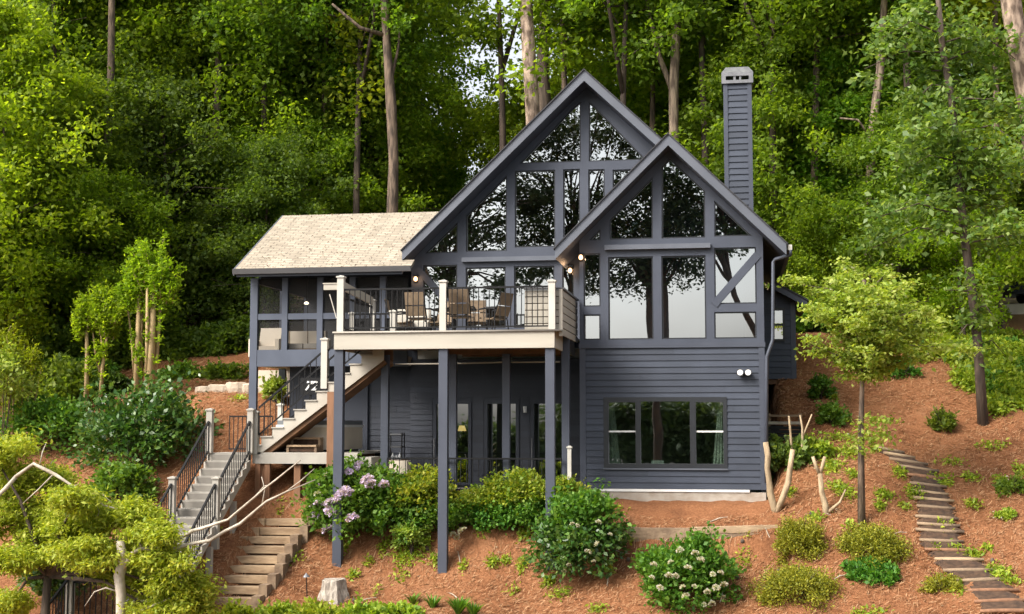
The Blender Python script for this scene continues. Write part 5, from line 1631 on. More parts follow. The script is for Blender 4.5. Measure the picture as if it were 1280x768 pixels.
for i, (px, Y, k, s) in enumerate(((62, 10.5, 0, 1.0), (205, 13.5, 1, 1.05), (330, 13.0, 0, 1.0), (402, 14.5, 1, 1.1), (445, 12.5, 0, 0.95), (632, 14.0, 0, 1.05), (715, 13.5, 1, 1.1), (775, 12.0, 0, 1.0), (812, 15.0, 1, 1.0), (885, 13.0, 0, 1.05), (965, 12.5, 0, 1.0), (1012, 13.5, 1, 1.1), (1032, 16.0, 0, 1.0), (1140, 13.0, 0, 1.1), (1245, 12.5, 1, 1.0))):
    p = at(px, 300, Y)
    put_tree('poplar', k, p.x, Y, s, i * 1.7, LT['poplar'], GT['poplar'])

for i, (px, Y, k, s) in enumerate(((210, 14.0, 0, 0.95), (255, 16.0, 1, 1.0), (300, 14.5, 0, 0.9), (345, 17.0, 0, 1.05), (385, 15.0, 1, 0.9), (430, 17.5, 0, 0.95), (1000, 15.5, 0, 0.9), (1075, 17.0, 1, 1.0), (930, 17.0, 0, 0.9), (100, 13.0, 0, 0.9), (40, 12.0, 1, 0.9))):
    p = at(px, 300, Y)
    put_tree('mid', k, p.x, Y, s, i * 2.3, LT['mid'], GT['mid'])

# ---- single trees that stand out
def gnarl(pts, rad, rr, k=0.35):
    if not hasattr(rad, '__len__'): rad = [rad] * len(pts)
    P_ = [Vector(p) for p in pts]; O = [P_[0]]; Rr = [rad[0]]
    for i in range(1, len(P_)):
        L = (P_[i] - P_[i - 1]).length
        m = max(1, min(5, int(L / 0.28)))
        for j in range(1, m + 1):
            t = j / m
            q = P_[i - 1].lerp(P_[i], t)
            r_ = rad[i - 1] + (rad[i] - rad[i - 1]) * t
            if j < m:
                q = q + Vector((rr.gauss(0, 1), rr.gauss(0, 1), rr.gauss(0, 1))) * r_ * k
            O.append(q); Rr.append(r_ * rr.uniform(0.88, 1.14))
    return O, Rr

def lone_tree(name, label, path, rad, bark, limbs=(), crown=None, cat='tree', group=None, seed=1, knotty=False):
    """path: world points of the trunk; limbs: (points, radii); crown: (centres, radii, per, leaf, ratio, material, flat, droop)"""
    rr = random.Random(seed); rng = np.random.default_rng(seed)
    o = thing(name, label, cat, path[0], 0, group)
    if knotty:
        base_ = path[0]
        path, rad = gnarl(path, rad, rr)
        limbs = [gnarl(a_, b_, rr) for a_, b_ in limbs]
        path[0] = base_
    mb = MB().tube(path, rad, 12, wob=0.06, rng=rr)
    for pts, rd in limbs:
        mb.tube(pts, rd, 7, wob=0.05, rng=rr)
    mb.build('trunk', M[bark], o, smooth=True)
    if crown:
        C = clump_points(np.array(crown[0], float), crown[1], crown[2], rng, crown[6])
        V = leaves(C, crown[3], crown[4], rng, up=0.8, droop=crown[7]) - np.array(base_loc(o))
        link('crown', np_mesh('crown', V, 4, M[crown[5]]), o)
    return o

def trunk_path(pts, Y, down=True):
    """pts in photo pixels top to bottom -> world path bottom to top on a plane at depth Y"""
    w = [at(px, py, Y) for px, py in pts][::-1]
    if down:
        b = w[0]
        w = [Vector((b.x, Y, gz(b.x, Y) - 0.3))] + ([w[0]] if w[0].z > gz(b.x, Y) + 0.5 else []) + w[1:]
    return w

def top_crown(path, seed, n=26, r=3.0, z0=None, per=110, leafm='leaf_forest', leaf=0.26):
    rr = random.Random(seed)
    t = path[-1]
    cs = []; rd = []
    for i in range(n):
        cs.append((t.x + rr.gauss(0, r * 0.6), t.y + rr.gauss(0, r * 0.6), t.z + rr.uniform(-2.0, 4.0)))
        rd.append(rr.uniform(0.6, 1.2))
    return (cs, np.array(rd), per, leaf, 0.6, leafm, 0.45, 0.15)

def ext(path, dz=4.0):
    a, b = path[-2], path[-1]
    d = (b - a).normalized()
    return path + [b + d * dz]

p = ext(trunk_path([(657, -10), (661, 60), (666, 150), (668, 300)], 10.5))
lone_tree('pine_tree', 'thick pale-barked pine rising behind the main gable', p, [0.31, 0.27, 0.26, 0.245, 0.22, 0.17][:len(p)], 'bark_pine', crown=top_crown(p, 1), seed=5)
p = ext(trunk_path([(683, -10), (678, 80), (684, 180), (686, 300)], 13.0))
lone_tree('pine_tree', 'dark pine trunk close beside the thick pale pine', p, [0.30, 0.26, 0.25, 0.22, 0.2, 0.15][:len(p)], 'bark_dark', crown=top_crown(p, 2), seed=6)
p = ext(trunk_path([(850, -10), (845, 50), (842, 110), (842, 175), (845, 300)], 12.0))
f0, f1, f2 = at(841, 115, 12.0), at(824, 70, 12.3), at(806, -5, 12.6)
lone_tree('forked_tree', 'pale forked tree rising behind the ridge of the projecting wing', p, [0.22, 0.20, 0.18, 0.18, 0.16, 0.14, 0.10][:len(p)], 'bark_pale', limbs=[([f0, f1, f2], [0.12, 0.10, 0.07])], crown=top_crown(p, 3), seed=7)
p = ext(trunk_path([(480, -10), (484, 60), (489, 130), (492, 200), (490, 280)], 11.0))
lone_tree('oak_tree', 'dark knotty trunk standing behind the porch roof ridge', p, [0.24, 0.21, 0.18, 0.20, 0.15, 0.14, 0.10][:len(p)], 'bark_mid', limbs=[([at(484, 45, 11), at(450, 35, 10.6), at(415, 5, 10)], [0.09, 0.07, 0.04]), ([at(490, 95, 11), at(498, 60, 11.3), at(500, 20, 11.5)], [0.07, 0.05, 0.03])], crown=top_crown(p, 4, leafm='leaf_forest'), seed=8)
p = ext(trunk_path([(140, -10), (138, 120), (132, 220), (130, 330), (128, 420)], 9.0))
lone_tree('oak_tree', 'straight brown trunk rising from the dark wood beyond the pollarded trees', p, [0.20, 0.18, 0.16, 0.15, 0.14, 0.12, 0.1][:len(p)], 'bark_mid', crown=top_crown(p, 5), seed=9)
p = ext(trunk_path([(276, -10), (272, 120), (269, 200), (268, 300)], 12.0))
lone_tree('oak_tree', 'thin brown trunk with crooked low boughs behind the porch roof corner', p, [0.18, 0.17, 0.16, 0.14, 0.10, .08][:len(p)], 'bark_dark', limbs=[([at(270, 175, 12), at(252, 170, 11.6), at(234, 150, 11.4)], [0.07, 0.05, 0.03]), ([at(270, 165, 12), at(246, 180, 11.2), at(240, 195, 11)], [0.05, 0.04, 0.02])], crown=top_crown(p, 6), seed=10)
p = ext(trunk_path([(1106, -10), (1100, 90), (1092, 150), (1087, 240), (1085, 330), (1085, 400)], 12.0))
lone_tree('tulip_tree', 'pale slender trunk with a kinked top behind the lime-green dogwood', p, [0.19, 0.17, 0.16, 0.15, 0.14, 0.12, 0.09, 0.06][:len(p)], 'bark_pale', limbs=[([at(1090, 175, 12), at(1072, 150, 11.8), at(1050, 148, 11.6)], [0.06, 0.045, 0.03])], crown=top_crown(p, 7, leafm='leaf_bright'), seed=11)
p = ext(trunk_path([(1056, -10), (1055, 100), (1057, 230), (1058, 360)], 16.0))
lone_tree('tulip_tree', 'straight pale trunk deep in the wood above the small rear wing', p, [0.2, 0.19, 0.18, 0.17, 0.15, 0.1][:len(p)], 'bark_pale', crown=top_crown(p, 8, leafm='leaf_bright'), seed=12)
# big pine at the frame edge
p = ext(trunk_path([(1262, -10), (1272, 60), (1290, 150), (1300, 300), (1305, 420)], 4.0))
lone_tree('pine_tree', 'thick leaning red-brown pine cut off by the frame edge', p, [0.40, 0.34, 0.33, 0.31, 0.30, 0.28, 0.22][:len(p)], 'bark_pine', crown=top_crown(p, 9), seed=13)

# slender dark tree on the straw slope, with sprays of big leaves
Yt = 3.0
path = trunk_path([(1172, -8), (1178, 60), (1190, 130), (1196, 200), (1205, 290), (1214, 360), (1222, 430), (1229, 528)], Yt)
sp = random.Random(21)
cs = []; rd = []; lm = []
for i in range(30):
    t = i / 29
    y_px = 20 + 330 * t if i < 26 else 365 + 22 * (i - 26)
    xs_px = np.interp(y_px, [-8, 60, 130, 200, 290, 360, 430, 528], [1172, 1178, 1190, 1196, 1205, 1214, 1222, 1229])
    s = 1 if i % 2 else -1
    L = sp.uniform(35, 120) * (0.34 if y_px > 360 else 1.0)
    dY = sp.uniform(-2.2, 2.2)
    a, b, c = at(xs_px, y_px, Yt), at(xs_px + s * L * 0.5, y_px - sp.uniform(-4, 16), Yt + dY * 0.5), at(xs_px + s * L, y_px + sp.uniform(-6, 22), Yt + dY)
    lm.append(([a, b, c], [0.03, 0.02, 0.008]))
    for k in range(6 if y_px < 360 else 2):
        q = a.lerp(b, 0.5 + k * 0.1) if k < 3 else b.lerp(c, (k - 2) * 0.33)
        cs.append((q.x + sp.gauss(0, .25), q.y + sp.gauss(0, .35), q.z + sp.gauss(0, .18))); rd.append(sp.uniform(0.4, 0.75))
lone_tree('slender_tree', 'slender dark-stemmed tree leaning over the straw slope with sprays of broad leaves', path, [0.16, 0.13, 0.125, 0.12, 0.11, 0.10, 0.09, 0.075, 0.06][:len(path)], 'bark_dark', limbs=lm, crown=(cs, np.array(rd), 66, 0.20, 0.55, 'leaf_grey', 0.5, 0.35), seed=14)

# dogwood, lime green, with pale bracts
Yt = -2.1
path = trunk_path([(1080, 350), (1079, 400), (1078, 470), (1076, 540), (1077, 659)], Yt)
sp = random.Random(31)
cs = []; rd = []; lm = []
for i in range(36):
    az = i * 2.4; t = i / 36
    x0, y0 = 1078 + sp.uniform(-2, 2), 478 - 110 * t
    Lx = 118 * sp.uniform(0.35, 1.0) * cos(az)
    if sp.random() < 0.14: continue
    ytop = 332 + 0.0042 * (Lx + 10) ** 2 * 0.9 + sp.uniform(-14, 26) + (110 * (1 - t)) * 0.8
    dY = 1.9 * sin(az) * sp.uniform(0.4, 1)
    a, c = at(x0, y0, Yt), at(1092 + Lx, min(ytop, 478), Yt + dY)
    b = a.lerp(c, 0.5) + Vector((0, 0, 0.10))
    lm.append(([a, b, c], [0.025, 0.016, 0.006]))
    for k in range(6):
        q = a.lerp(b, 0.4 + 0.2 * k) if k < 3 else b.lerp(c, (k - 2) / 3.0)
        cs.append((q.x + sp.gauss(0, .16), q.y + sp.gauss(0, .2), q.z + sp.gauss(0, .08))); rd.append(sp.uniform(0.2, 0.42))
for (px, py, r_) in ((1088, 530, .3), (1098, 545, .25), (1075, 550, .28), (1090, 560, .2), (1105, 525, .2)):
    q = at(px, py, Yt - 0.1); cs.append(tuple(q)); rd.append(r_ * 1.6)
dog = lone_tree('dogwood_tree', 'small lime-green dogwood with a wide layered crown on a thin stem', path, [0.10, 0.07, 0.055, 0.05, 0.045, 0.03][:len(path)], 'bark_mid', limbs=lm, crown=(cs, np.array(rd), 105, 0.125, 0.55, 'leaf_lime', 0.36, 0.25), seed=15)
rng = np.random.default_rng(9)
C = clump_points(np.array(cs)[rng.integers(0, len(cs), 46)] + np.array([0, 0, 0.15]), 0.25, 3, rng, 0.3)
link('blossom', np_mesh('blossom', leaves(C, 0.11, 0.7, rng, up=1.4) - np.array(dog.location), 4, M['petal_white']), dog)

# crape myrtles: bare pollarded stems with leafy heads
def pollard(name, label, stems, heads, Y, leafm, seed, per=90, leaf=0.13):
    rr = random.Random(seed)
    limbs = []
    for pts, r0 in stems[1:]:
        w = [at(px, py, Y + dy) for px, py, dy in pts][::-1]
        limbs.append((w, [r0 * (1 - 0.5 * i / max(1, len(w) - 1)) for i in range(len(w))]))
    pts, r0 = stems[0]
    w = [at(px, py, Y + dy) for px, py, dy in pts][::-1]
    w[0].z = min(w[0].z, gz(w[0].x, w[0].y)) - 0.2
    cs = []; rd = []
    for px, py, r_, n in heads:
        for i in range(n):
            # a spray of shoots fanning up and out from a stem top
            s0 = at(px + rr.uniform(-.5, .5) * r_, py + rr.uniform(-0.1, 0.9) * r_, Y + rr.uniform(-0.25, 0.25))
            l = rr.uniform(0.35, 0.95) * r_ / 26
            a_ = rr.uniform(0, 6.28); sp_ = rr.uniform(0.15, 0.75)
            e = s0 + Vector((cos(a_) * sp_ * l, sin(a_) * sp_ * l * 0.8, l * rr.uniform(0.7, 1.25)))
            limbs.append(([s0, s0.lerp(e, 0.5) + Vector((0, 0, 0.04)), e], [0.012, 0.008, 0.003]))
            for q_ in range(4):
                cs.append(tuple(s0.lerp(e, 0.25 + 0.26 * q_))); rd.append(rr.uniform(0.09, 0.17))
    # stray tufts on the stems
    for pts_, r_0 in stems:
        for q_ in range(5):
            u_ = rr.random() * 0.75
            k_ = u_ * (len(pts_) - 1); i_ = int(k_)
            x_ = pts_[i_][0] + (pts_[i_ + 1][0] - pts_[i_][0]) * (k_ - i_); y_ = pts_[i_][1] + (pts_[i_ + 1][1] - pts_[i_][1]) * (k_ - i_)
            cs.append(tuple(at(x_ + rr.uniform(-3, 3), y_, Y - 0.1))); rd.append(0.10)
    return lone_tree(name, label, w, [r0 * (1.15 - 0.5 * i / (len(w) - 1)) for i in range(len(w))], 'bark_tan', limbs=limbs, crown=(cs, np.array(rd), per // 3, leaf, 0.42, leafm, 1.2, -0.6), seed=seed, group='pollarded crape myrtles' if name == 'crape_myrtle' else None)
pollard('crape_myrtle', 'taller pollarded crape myrtle with ivy on its clustered tan stems',
        [([(192, 352, 0), (190, 420, 0), (187, 500, 0)], 0.13), ([(200, 385, .2), (196, 440, .2), (190, 500, .1)], 0.10), ([(174, 360, -.1), (172, 430, 0), (170, 505, 0)], 0.11),
         ([(158, 372, .1), (164, 420, 0), (169, 480, 0)], 0.05), ([(178, 370, .3), (177, 440, .2), (176, 500, .1)], 0.06), ([(184, 360, -.2), (184, 420, -.1), (183, 500, 0)], 0.08)],
        [(190, 350, 30, 34), (170, 356, 22, 22), (206, 362, 20, 20), (178, 338, 22, 16), (160, 374, 12, 8)], 3.2, 'leaf_bright', 61)
pollard('crape_myrtle', 'shorter pollarded crape myrtle with forked tan stems beside the taller one',
        [([(108, 402, 0), (109, 450, 0), (107, 525, 0)], 0.075), ([(135, 412, 0), (128, 460, 0), (125, 510, 0)], 0.07), ([(115, 405, .1), (119, 440, .1), (125, 465, 0)], 0.045), ([(126, 420, 0), (128, 440, 0), (128, 452, 0)], 0.035)],
        [(112, 396, 24, 26), (133, 406, 22, 22), (104, 408, 18, 12), (120, 384, 16, 10)], 3.0, 'leaf_bright', 62)
pollard('cane_clump', 'clump of thin upright green canes at the edge of the wood',
        [([(18, 450, 0), (17, 500, 0), (15, 550, 0)], 0.03)] + [([(x_ + dx_, 440 + 3 * k, .1), (x_, 545, 0)], 0.022) for k, (x_, dx_) in enumerate(((4, -2), (10, 2), (22, 2), (26, 4), (30, 10), (14, -4), (36, 16)))],
        [(14, 446, 24, 16), (38, 455, 14, 8), (2, 430, 16, 8)], 1.0, 'leaf_bright', 63, per=60, leaf=0.10)

SH = []
# ---- shrubs -------------------------------------------------------------------
def shrub(name, label, px, py, rx, rz_, Y=None, leafm='leaf_shrub', leaf=0.09, n=60, per=70, seed=1, cat='shrub', group=None, tips=None, up=0.6, wr=0.62, dens=0.19, flowers=None, jag=0.20):
    """a rounded bush: centre pixel (px,py), radii in pixels; stands on the ground"""
    rng = np.random.default_rng(seed); rr = random.Random(seed)
    if Y is None:
        h = hit(px, py + rz_ * 0.92); Y = h.y + 0.1
    c = at(px, py, Y)
    k = (at(px + 10, py, Y) - c).length / 10
    ax, azr = rx * k, rz_ * k
    g = gz(c.x, Y)
    o = thing(name, label, cat, (c.x, Y, g), 0, group)
    d = unit(rng.normal(0, 1, (n, 3)))
    d[:, 2] = np.where(d[:, 2] < -0.55, -d[:, 2], d[:, 2])
    u = rng.uniform(0.25, 1.0, (n, 1)) ** 0.4
    lump = 1 + jag * np.sin(d[:, :1] * 5 + seed) * np.cos(d[:, 2:] * 4 + seed * 2) + rng.normal(0, jag * 0.4, (n, 1))
    cen = d * u * lump * np.array([ax, (ax + azr) * 0.45, azr]) + np.array([c.x, Y, c.z])
    cen[:, 2] = np.maximum(cen[:, 2], ground_np(cen[:, 0], cen[:, 1]) + 0.05)
    rad = dens * (ax + azr) * rng.uniform(0.55, 1.35, n)
    q_ = unit(rng.normal(0, 1, (n, per, 3))) * rng.uniform(0, 1, (n, per, 1)) ** 0.45
    C = (cen[:, None, :] + q_ * rad[:, None, None] * np.array([1, 1, 0.85])).reshape(-1, 3)
    C[:, 2] = np.maximum(C[:, 2], ground_np(C[:, 0], C[:, 1]) + 0.02)
    out = unit(C - np.array([c.x, Y, c.z - azr * 0.3])) * 0.8
    V = leaves(C, leaf * 1.1, wr, rng, up=up, out=out * 0.7, flat=0.9)
    base = np.array([c.x, Y, g])
    sm = MB()
    for i in range(7):
        e = cen[rr.randrange(n)]
        sm.tube([(c.x + rr.uniform(-.06, .06), Y + rr.uniform(-.06, .06), g - 0.1), ((c.x + e[0]) / 2, (Y + e[1]) / 2, (g + e[2]) / 2 + 0.03), tuple(e)], [0.018, 0.012, 0.005], 5, cap=False)
    for i in range(9):          # stray shoots
        d_ = unit(rng.normal(0, 1, 3)); d_[2] = abs(d_[2]) + 0.25
        e0 = np.array([c.x, Y, c.z]) + d_ / np.linalg.norm(d_) * np.array([ax, (ax + azr) * 0.45, azr]) * 0.9
        e1 = e0 + d_ * rr.uniform(0.12, 0.3)
        sm.tube([(c.x, Y, c.z - azr * 0.2), tuple(e0), tuple(e1)], [0.010, 0.008, 0.004], 4, cap=False)
        SH.append(leaves(np.array([e0 + (e1 - e0) * t for t in np.linspace(0.2, 1, 7)]), leaf, wr, rng, up=up, out=np.tile(d_ * 0.5, (7, 1)), flat=0.9))
    V = np.concatenate([V] + SH)
    SH.clear()
    sm.build('foliage_stems', M['bark_dark'], o)
    if tips:
        zc_ = V[::4, 2]
        t = zc_ > c.z + azr * tips[1] + rng.normal(0, 0.12 * azr, len(zc_))
        tv = np.repeat(t, 4)
        link('foliage', np_mesh('foliage', V[~tv] - base, 4, M[leafm]), o)
        if tv.any():
            link('new_growth', np_mesh('new_growth', V[tv] - base, 4, M[tips[0]]), o)
    else:
        link('foliage', np_mesh('foliage', V - base, 4, M[leafm]), o)
    if flowers:
        mname, size, pts = flowers
        key = (mname, size)
        if key not in _flow:
            fr = np.random.default_rng(5)
            dd = unit(fr.normal(0, 1, (90, 3))); dd[:, 2] = np.abs(dd[:, 2]) * 0.9 - 0.2
            _flow[key] = np_mesh('flower_head', leaves(dd * size * 0.8, size * 0.55, 0.9, fr, up=0.2, out=dd * 1.2), 4, M[mname])
        for (fx, fy) in pts:
            q = at(fx, fy, Y - ax * 0.92 * math.sqrt(max(0.05, 1 - min(1, ((fx - px) / rx) ** 2 + ((fy - py) / rz_) ** 2))) - 0.26)
            f = link('flower_head', _flow[key], o, q - Vector(base))
            s = rr.uniform(0.75, 1.2); f.scale = (s, s, s); f.rotation_euler = (rr.uniform(0.2, 0.9), rr.uniform(-.4, .4), rr.uniform(0, 6))
    return o
_flow = {}

# planting in front of the deck
shrub('hydrangea_bush', 'hydrangea bush with lilac flower heads behind the corner deck post', 446, 632, 54, 47, -2.0, 'leaf_shrub', 0.12, 120, 75, 101,
      flowers=('petal_purple', 0.125, [(402, 607), (398, 630), (413, 629), (436, 616), (459, 600), (448, 582), (480, 606), (440, 648), (430, 616), (409, 662), (463, 605), (424, 620), (396, 643), (436, 590), (433, 614), (412, 640)]))
hb = bpy.data.objects['hydrangea_bush']
_k = ('petal_white', 0.12)
shrub('hydrangea_bush', 'low hydrangea with a few cream heads next to the lilac one', 402, 622, 14, 34, -2.1, 'leaf_shrub', 0.11, 30, 50, 102, flowers=('petal_white', 0.11, [(406, 596), (398, 618), (394, 634), (450, 594), (436, 624), (420, 600)]))
shrub('nandina_bush', 'fresh green bush spreading between the lilac hydrangea and the middle post', 492, 645, 46, 38, -1.95, 'leaf_shrub', 0.11, 100, 75, 103)
shrub('nandina_bush', 'green bush with yellow tips beside the middle deck post', 530, 632, 42, 38, -1.9, 'leaf_shrub', 0.10, 100, 75, 104, tips=('leaf_yellowtip', 0.1))
shrub('nandina_bush', 'small bush with white blooms just past the middle deck post', 572, 655, 20, 22, -2.0, 'leaf_shrub', 0.09, 40, 60, 105, flowers=('petal_white', 0.07, [(566, 668), (576, 664), (580, 662), (571, 672)]))
shrub('nandina_bush', 'clipped green bush with golden top in the middle of the patio edge', 622, 638, 38, 31, -1.75, 'leaf_shrub', 0.09, 110, 85, 106, tips=('leaf_yellowtip', 0.25))
shrub('nandina_bush', 'golden-tipped bush joined to the clipped one before the last deck post', 658, 632, 36, 34, -1.75, 'leaf_shrub', 0.09, 110, 85, 107, tips=('leaf_yellowtip', 0.2))
shrub('nandina_bush', 'green bush tucked under the corner of the projecting wing', 705, 632, 32, 27, -1.5, 'leaf_shrub', 0.09, 80, 80, 108, tips=('leaf_yellowtip', 0.4))
shrub('hydrangea_bush', 'large round dark-green hydrangea with scattered small white blooms', 724, 676, 53, 54, -3.0, 'leaf_glossy', 0.12, 110, 75, 109,
      flowers=('petal_white', 0.06, [(715, 655), (722, 657), (748, 653), (746, 680), (711, 706), (763, 668), (735, 690), (742, 702), (705, 714)]), tips=('leaf_shrub', 0.35))
shrub('hydrangea_bush', 'round bush covered in creamy white flower clusters', 857, 725, 58, 48, -4.0, 'leaf_shrub', 0.11, 110, 70, 110,
      flowers=('petal_white', 0.07, [(817, 706), (815, 722), (838, 703), (853, 734), (868, 733), (845, 720), (891, 718), (901, 716), (895, 735), (904, 747), (880, 756), (890, 755), (857, 745), (825, 735), (876, 700), (869, 692), (850, 688), (905, 731), (884, 740), (836, 720), (860, 710)]))
shrub('boxwood_bush', 'upright olive-gold bush nearest the retaining timbers', 1000, 685, 30, 33, -2.7, 'leaf_olive', 0.055, 110, 90, 111, wr=0.5)
shrub('boxwood_bush', 'rounded olive-gold bush beside the dogwood stem', 1090, 694, 40, 32, -2.9, 'leaf_olive', 0.055, 110, 95, 112, wr=0.5)
shrub('boxwood_bush', 'widest olive-gold bush, lowest on the straw bank', 997, 744, 52, 32, -4.2, 'leaf_olive', 0.055, 130, 95, 113, wr=0.5)
shrub('boxwood_bush', 'small straggly olive bush near the log-edged steps', 1180, 745, 24, 20, -4.2, 'leaf_olive', 0.06, 40, 60, 114, wr=0.5)
shrub('leafy_bush', 'low bright-green leafy plant below the rounded olive bush', 1094, 742, 34, 20, -3.7, 'leaf_shrub', 0.10, 45, 60, 115)
shrub('laurel_bush', 'broad glossy laurel beside the stair on the straw bank', 172, 548, 70, 52, 0.3, 'leaf_glossy', 0.15, 120, 55, 116, jag=0.36)
shrub('leafy_bush', 'loose green bush below the glossy laurel', 150, 610, 40, 26, -1.5, 'leaf_shrub', 0.12, 60, 50, 117)
shrub('leafy_bush', 'dark bush under the canopy at the edge of the wood', 60, 500, 60, 42, 4.5, 'leaf_dark', 0.16, 90, 60, 118)
shrub('leafy_bush', 'deep green bush below the cane clump', 66, 540, 60, 34, 1.5, 'leaf_shrub', 0.13, 80, 60, 119)
shrub('leafy_bush', 'rounded dark bush below the yellow-green maple', 75, 715, 38, 34, -6.6, 'leaf_glossy', 0.12, 90, 70, 120)
shrub('leafy_bush', 'green bush with yellow sprays at the very corner of the wood edge', 4, 480, 30, 34, 0.5, 'leaf_lime', 0.12, 40, 50, 121)
shrub('leafy_bush', 'round green bush on the straw by the slatted enclosure', 1040, 524, 16, 17, 2.3, 'leaf_shrub', 0.10, 40, 55, 122)
shrub('leafy_bush', 'upper small bush on the straw slope beside the rear wing', 1026, 488, 14, 17, 4.0, 'leaf_shrub', 0.09, 30, 50, 123)
shrub('hosta_bed', 'pale-edged hosta clump at the foot of the slatted enclosure', 985, 574, 30, 20, 0.6, 'leaf_grey', 0.16, 46, 50, 124)
shrub('hosta_bed', 'green leafy clump beside the pale-edged hostas', 1018, 566, 20, 14, 0.7, 'leaf_weed', 0.12, 30, 40, 125)
shrub('leafy_bush', 'dark weed tuft beside the upper log-edged steps', 1178, 530, 16, 14, 2.6, 'leaf_dark', 0.10, 26, 45, 126)
shrub('leafy_bush', 'dark leafy sapling bush near the frame edge on the slope', 1266, 620, 22, 22, -0.5, 'leaf_dark', 0.10, 22, 40, 127)
shrub('leafy_bush', 'low round tuft on bare straw beyond the log-edged steps', 1256, 656, 12, 8, -1.6, 'leaf_weed', 0.07, 20, 45, 128)
shrub('leafy_bush', 'small leafy sapling clump up the slope under the dogwood', 1125, 470, 22, 20, 5.5, 'leaf_shrub', 0.10, 26, 45, 129)
shrub('weeping_shrub', 'small yellow-green shrub on a crooked stem before the middle deck post', 512, 672, 24, 14, -2.5, 'leaf_lime', 0.08, 30, 45, 130)
shrub('fern_clump', 'bright fern under the porch beside the pale wall', 341, 492, 11, 14, 3.2, 'leaf_lime', 0.14, 22, 40, 131, cat='fern')
shrub('leafy_bush', 'green bush in the shade behind the landscape stones', 280, 472, 30, 14, 6.0, 'leaf_dark', 0.12, 40, 50, 132)
shrub('leafy_bush', 'wispy shaded bush behind the taller pollarded tree', 225, 478, 26, 18, 6.0, 'leaf_shrub', 0.12, 36, 45, 133)

for i, (px, py, rx, rz_, Y, lm_) in enumerate(((20, 440, 50, 40, 7.5, 'leaf_dark'), (75, 450, 45, 38, 7.0, 'leaf_dark'), (130, 455, 40, 34, 7.8, 'leaf_dark'), (175, 460, 40, 32, 8.2, 'leaf_dark'), (222, 452, 36, 34, 8.6, 'leaf_dark'), (262, 448, 34, 34, 9.0, 'leaf_dark'), (300, 440, 34, 38, 9.5, 'leaf_dark'), (50, 400, 60, 50, 10, 'leaf_dark'), (150, 405, 60, 50, 10.5, 'leaf_dark'), (240, 400, 60, 52, 11.5, 'leaf_dark'), (100, 478, 40, 24, 6.0, 'leaf_shrub'), (140, 492, 26, 16, 5.0, 'leaf_glossy'))):
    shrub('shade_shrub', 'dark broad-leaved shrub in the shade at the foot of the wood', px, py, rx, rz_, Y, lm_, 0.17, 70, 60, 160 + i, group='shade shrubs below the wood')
for i, (px, py, rx, rz_, Y) in enumerate(((1015, 410, 24, 24, 11), (1275, 452, 22, 22, 8.5))):
    shrub('slope_shrub', 'bright green shrub where the straw slope meets the wood', px, py, rx, rz_, Y, 'leaf_shrub', 0.16, 70, 60, 180 + i, group='shrubs at the top of the straw slope')

# bright foliage along the lower edge
for i, (px, py, rx, rz_, Y) in enumerate(((300, 786, 34, 22, -7.0), (350, 785, 34, 22, -7.1), (400, 784, 32, 22, -7.2), (452, 782, 34, 20, -7.2), (500, 777, 26, 16, -7.0))):
    shrub('lakeside_bush', ['bright lime bush, first of the low row from the bleached dead branch', 'bright lime bush, second of the low row, below the timber steps', 'bright lime bush, third of the low row, below the stump', 'bright lime bush, fourth of the low row', 'bright lime bush ending the low row, by the strap-leaved clumps'][i],
          px, py, rx, rz_, Y, 'leaf_weed', 0.12, 55, 55, 140 + i, group='low row of lime bushes')
def strap_plant(label, px, py, n, h, seed):
    q = hit(px, py); rr = random.Random(seed)
    o = thing('strap_leaf_plant', label, 'plant', q, 0, 'strap-leaved clumps')
    mb = MB()
    for i in range(n):
        a = rr.uniform(0, 6.28); l = h * rr.uniform(0.6, 1.1); sp_ = rr.uniform(0.25, 0.8) * l
        w = 0.022
        t = Vector((-sin(a), cos(a), 0)) * w
        P_ = [Vector((q.x, q.y, q.z - 0.03)) + Vector((cos(a) * sp_ * u, sin(a) * sp_ * u, l * (1.25 * u - 0.55 * u * u))) for u in (0, 0.35, 0.7, 1.0)]
        ws = (1, 1, 0.7, 0.05)
        mb.add([p - t * k for p, k in zip(P_, ws)] + [p + t * k for p, k in zip(P_, ws)], [(k, k + 1, k + 5, k + 4) for k in range(3)])
    mb.build('leaves', M['leaf_shrub'], o)
strap_plant('smallest strap-leaved clump on the lower straw', 516, 757, 50, 0.42, 1)
strap_plant('middle strap-leaved clump on the lower straw', 541, 762, 60, 0.5, 2)
strap_plant('largest strap-leaved clump on the lower straw', 573, 770, 110, 0.62, 3)
strap_plant('strap-leaved clump at the end, under the round white-flowered bush row', 592, 772, 70, 0.5, 4)

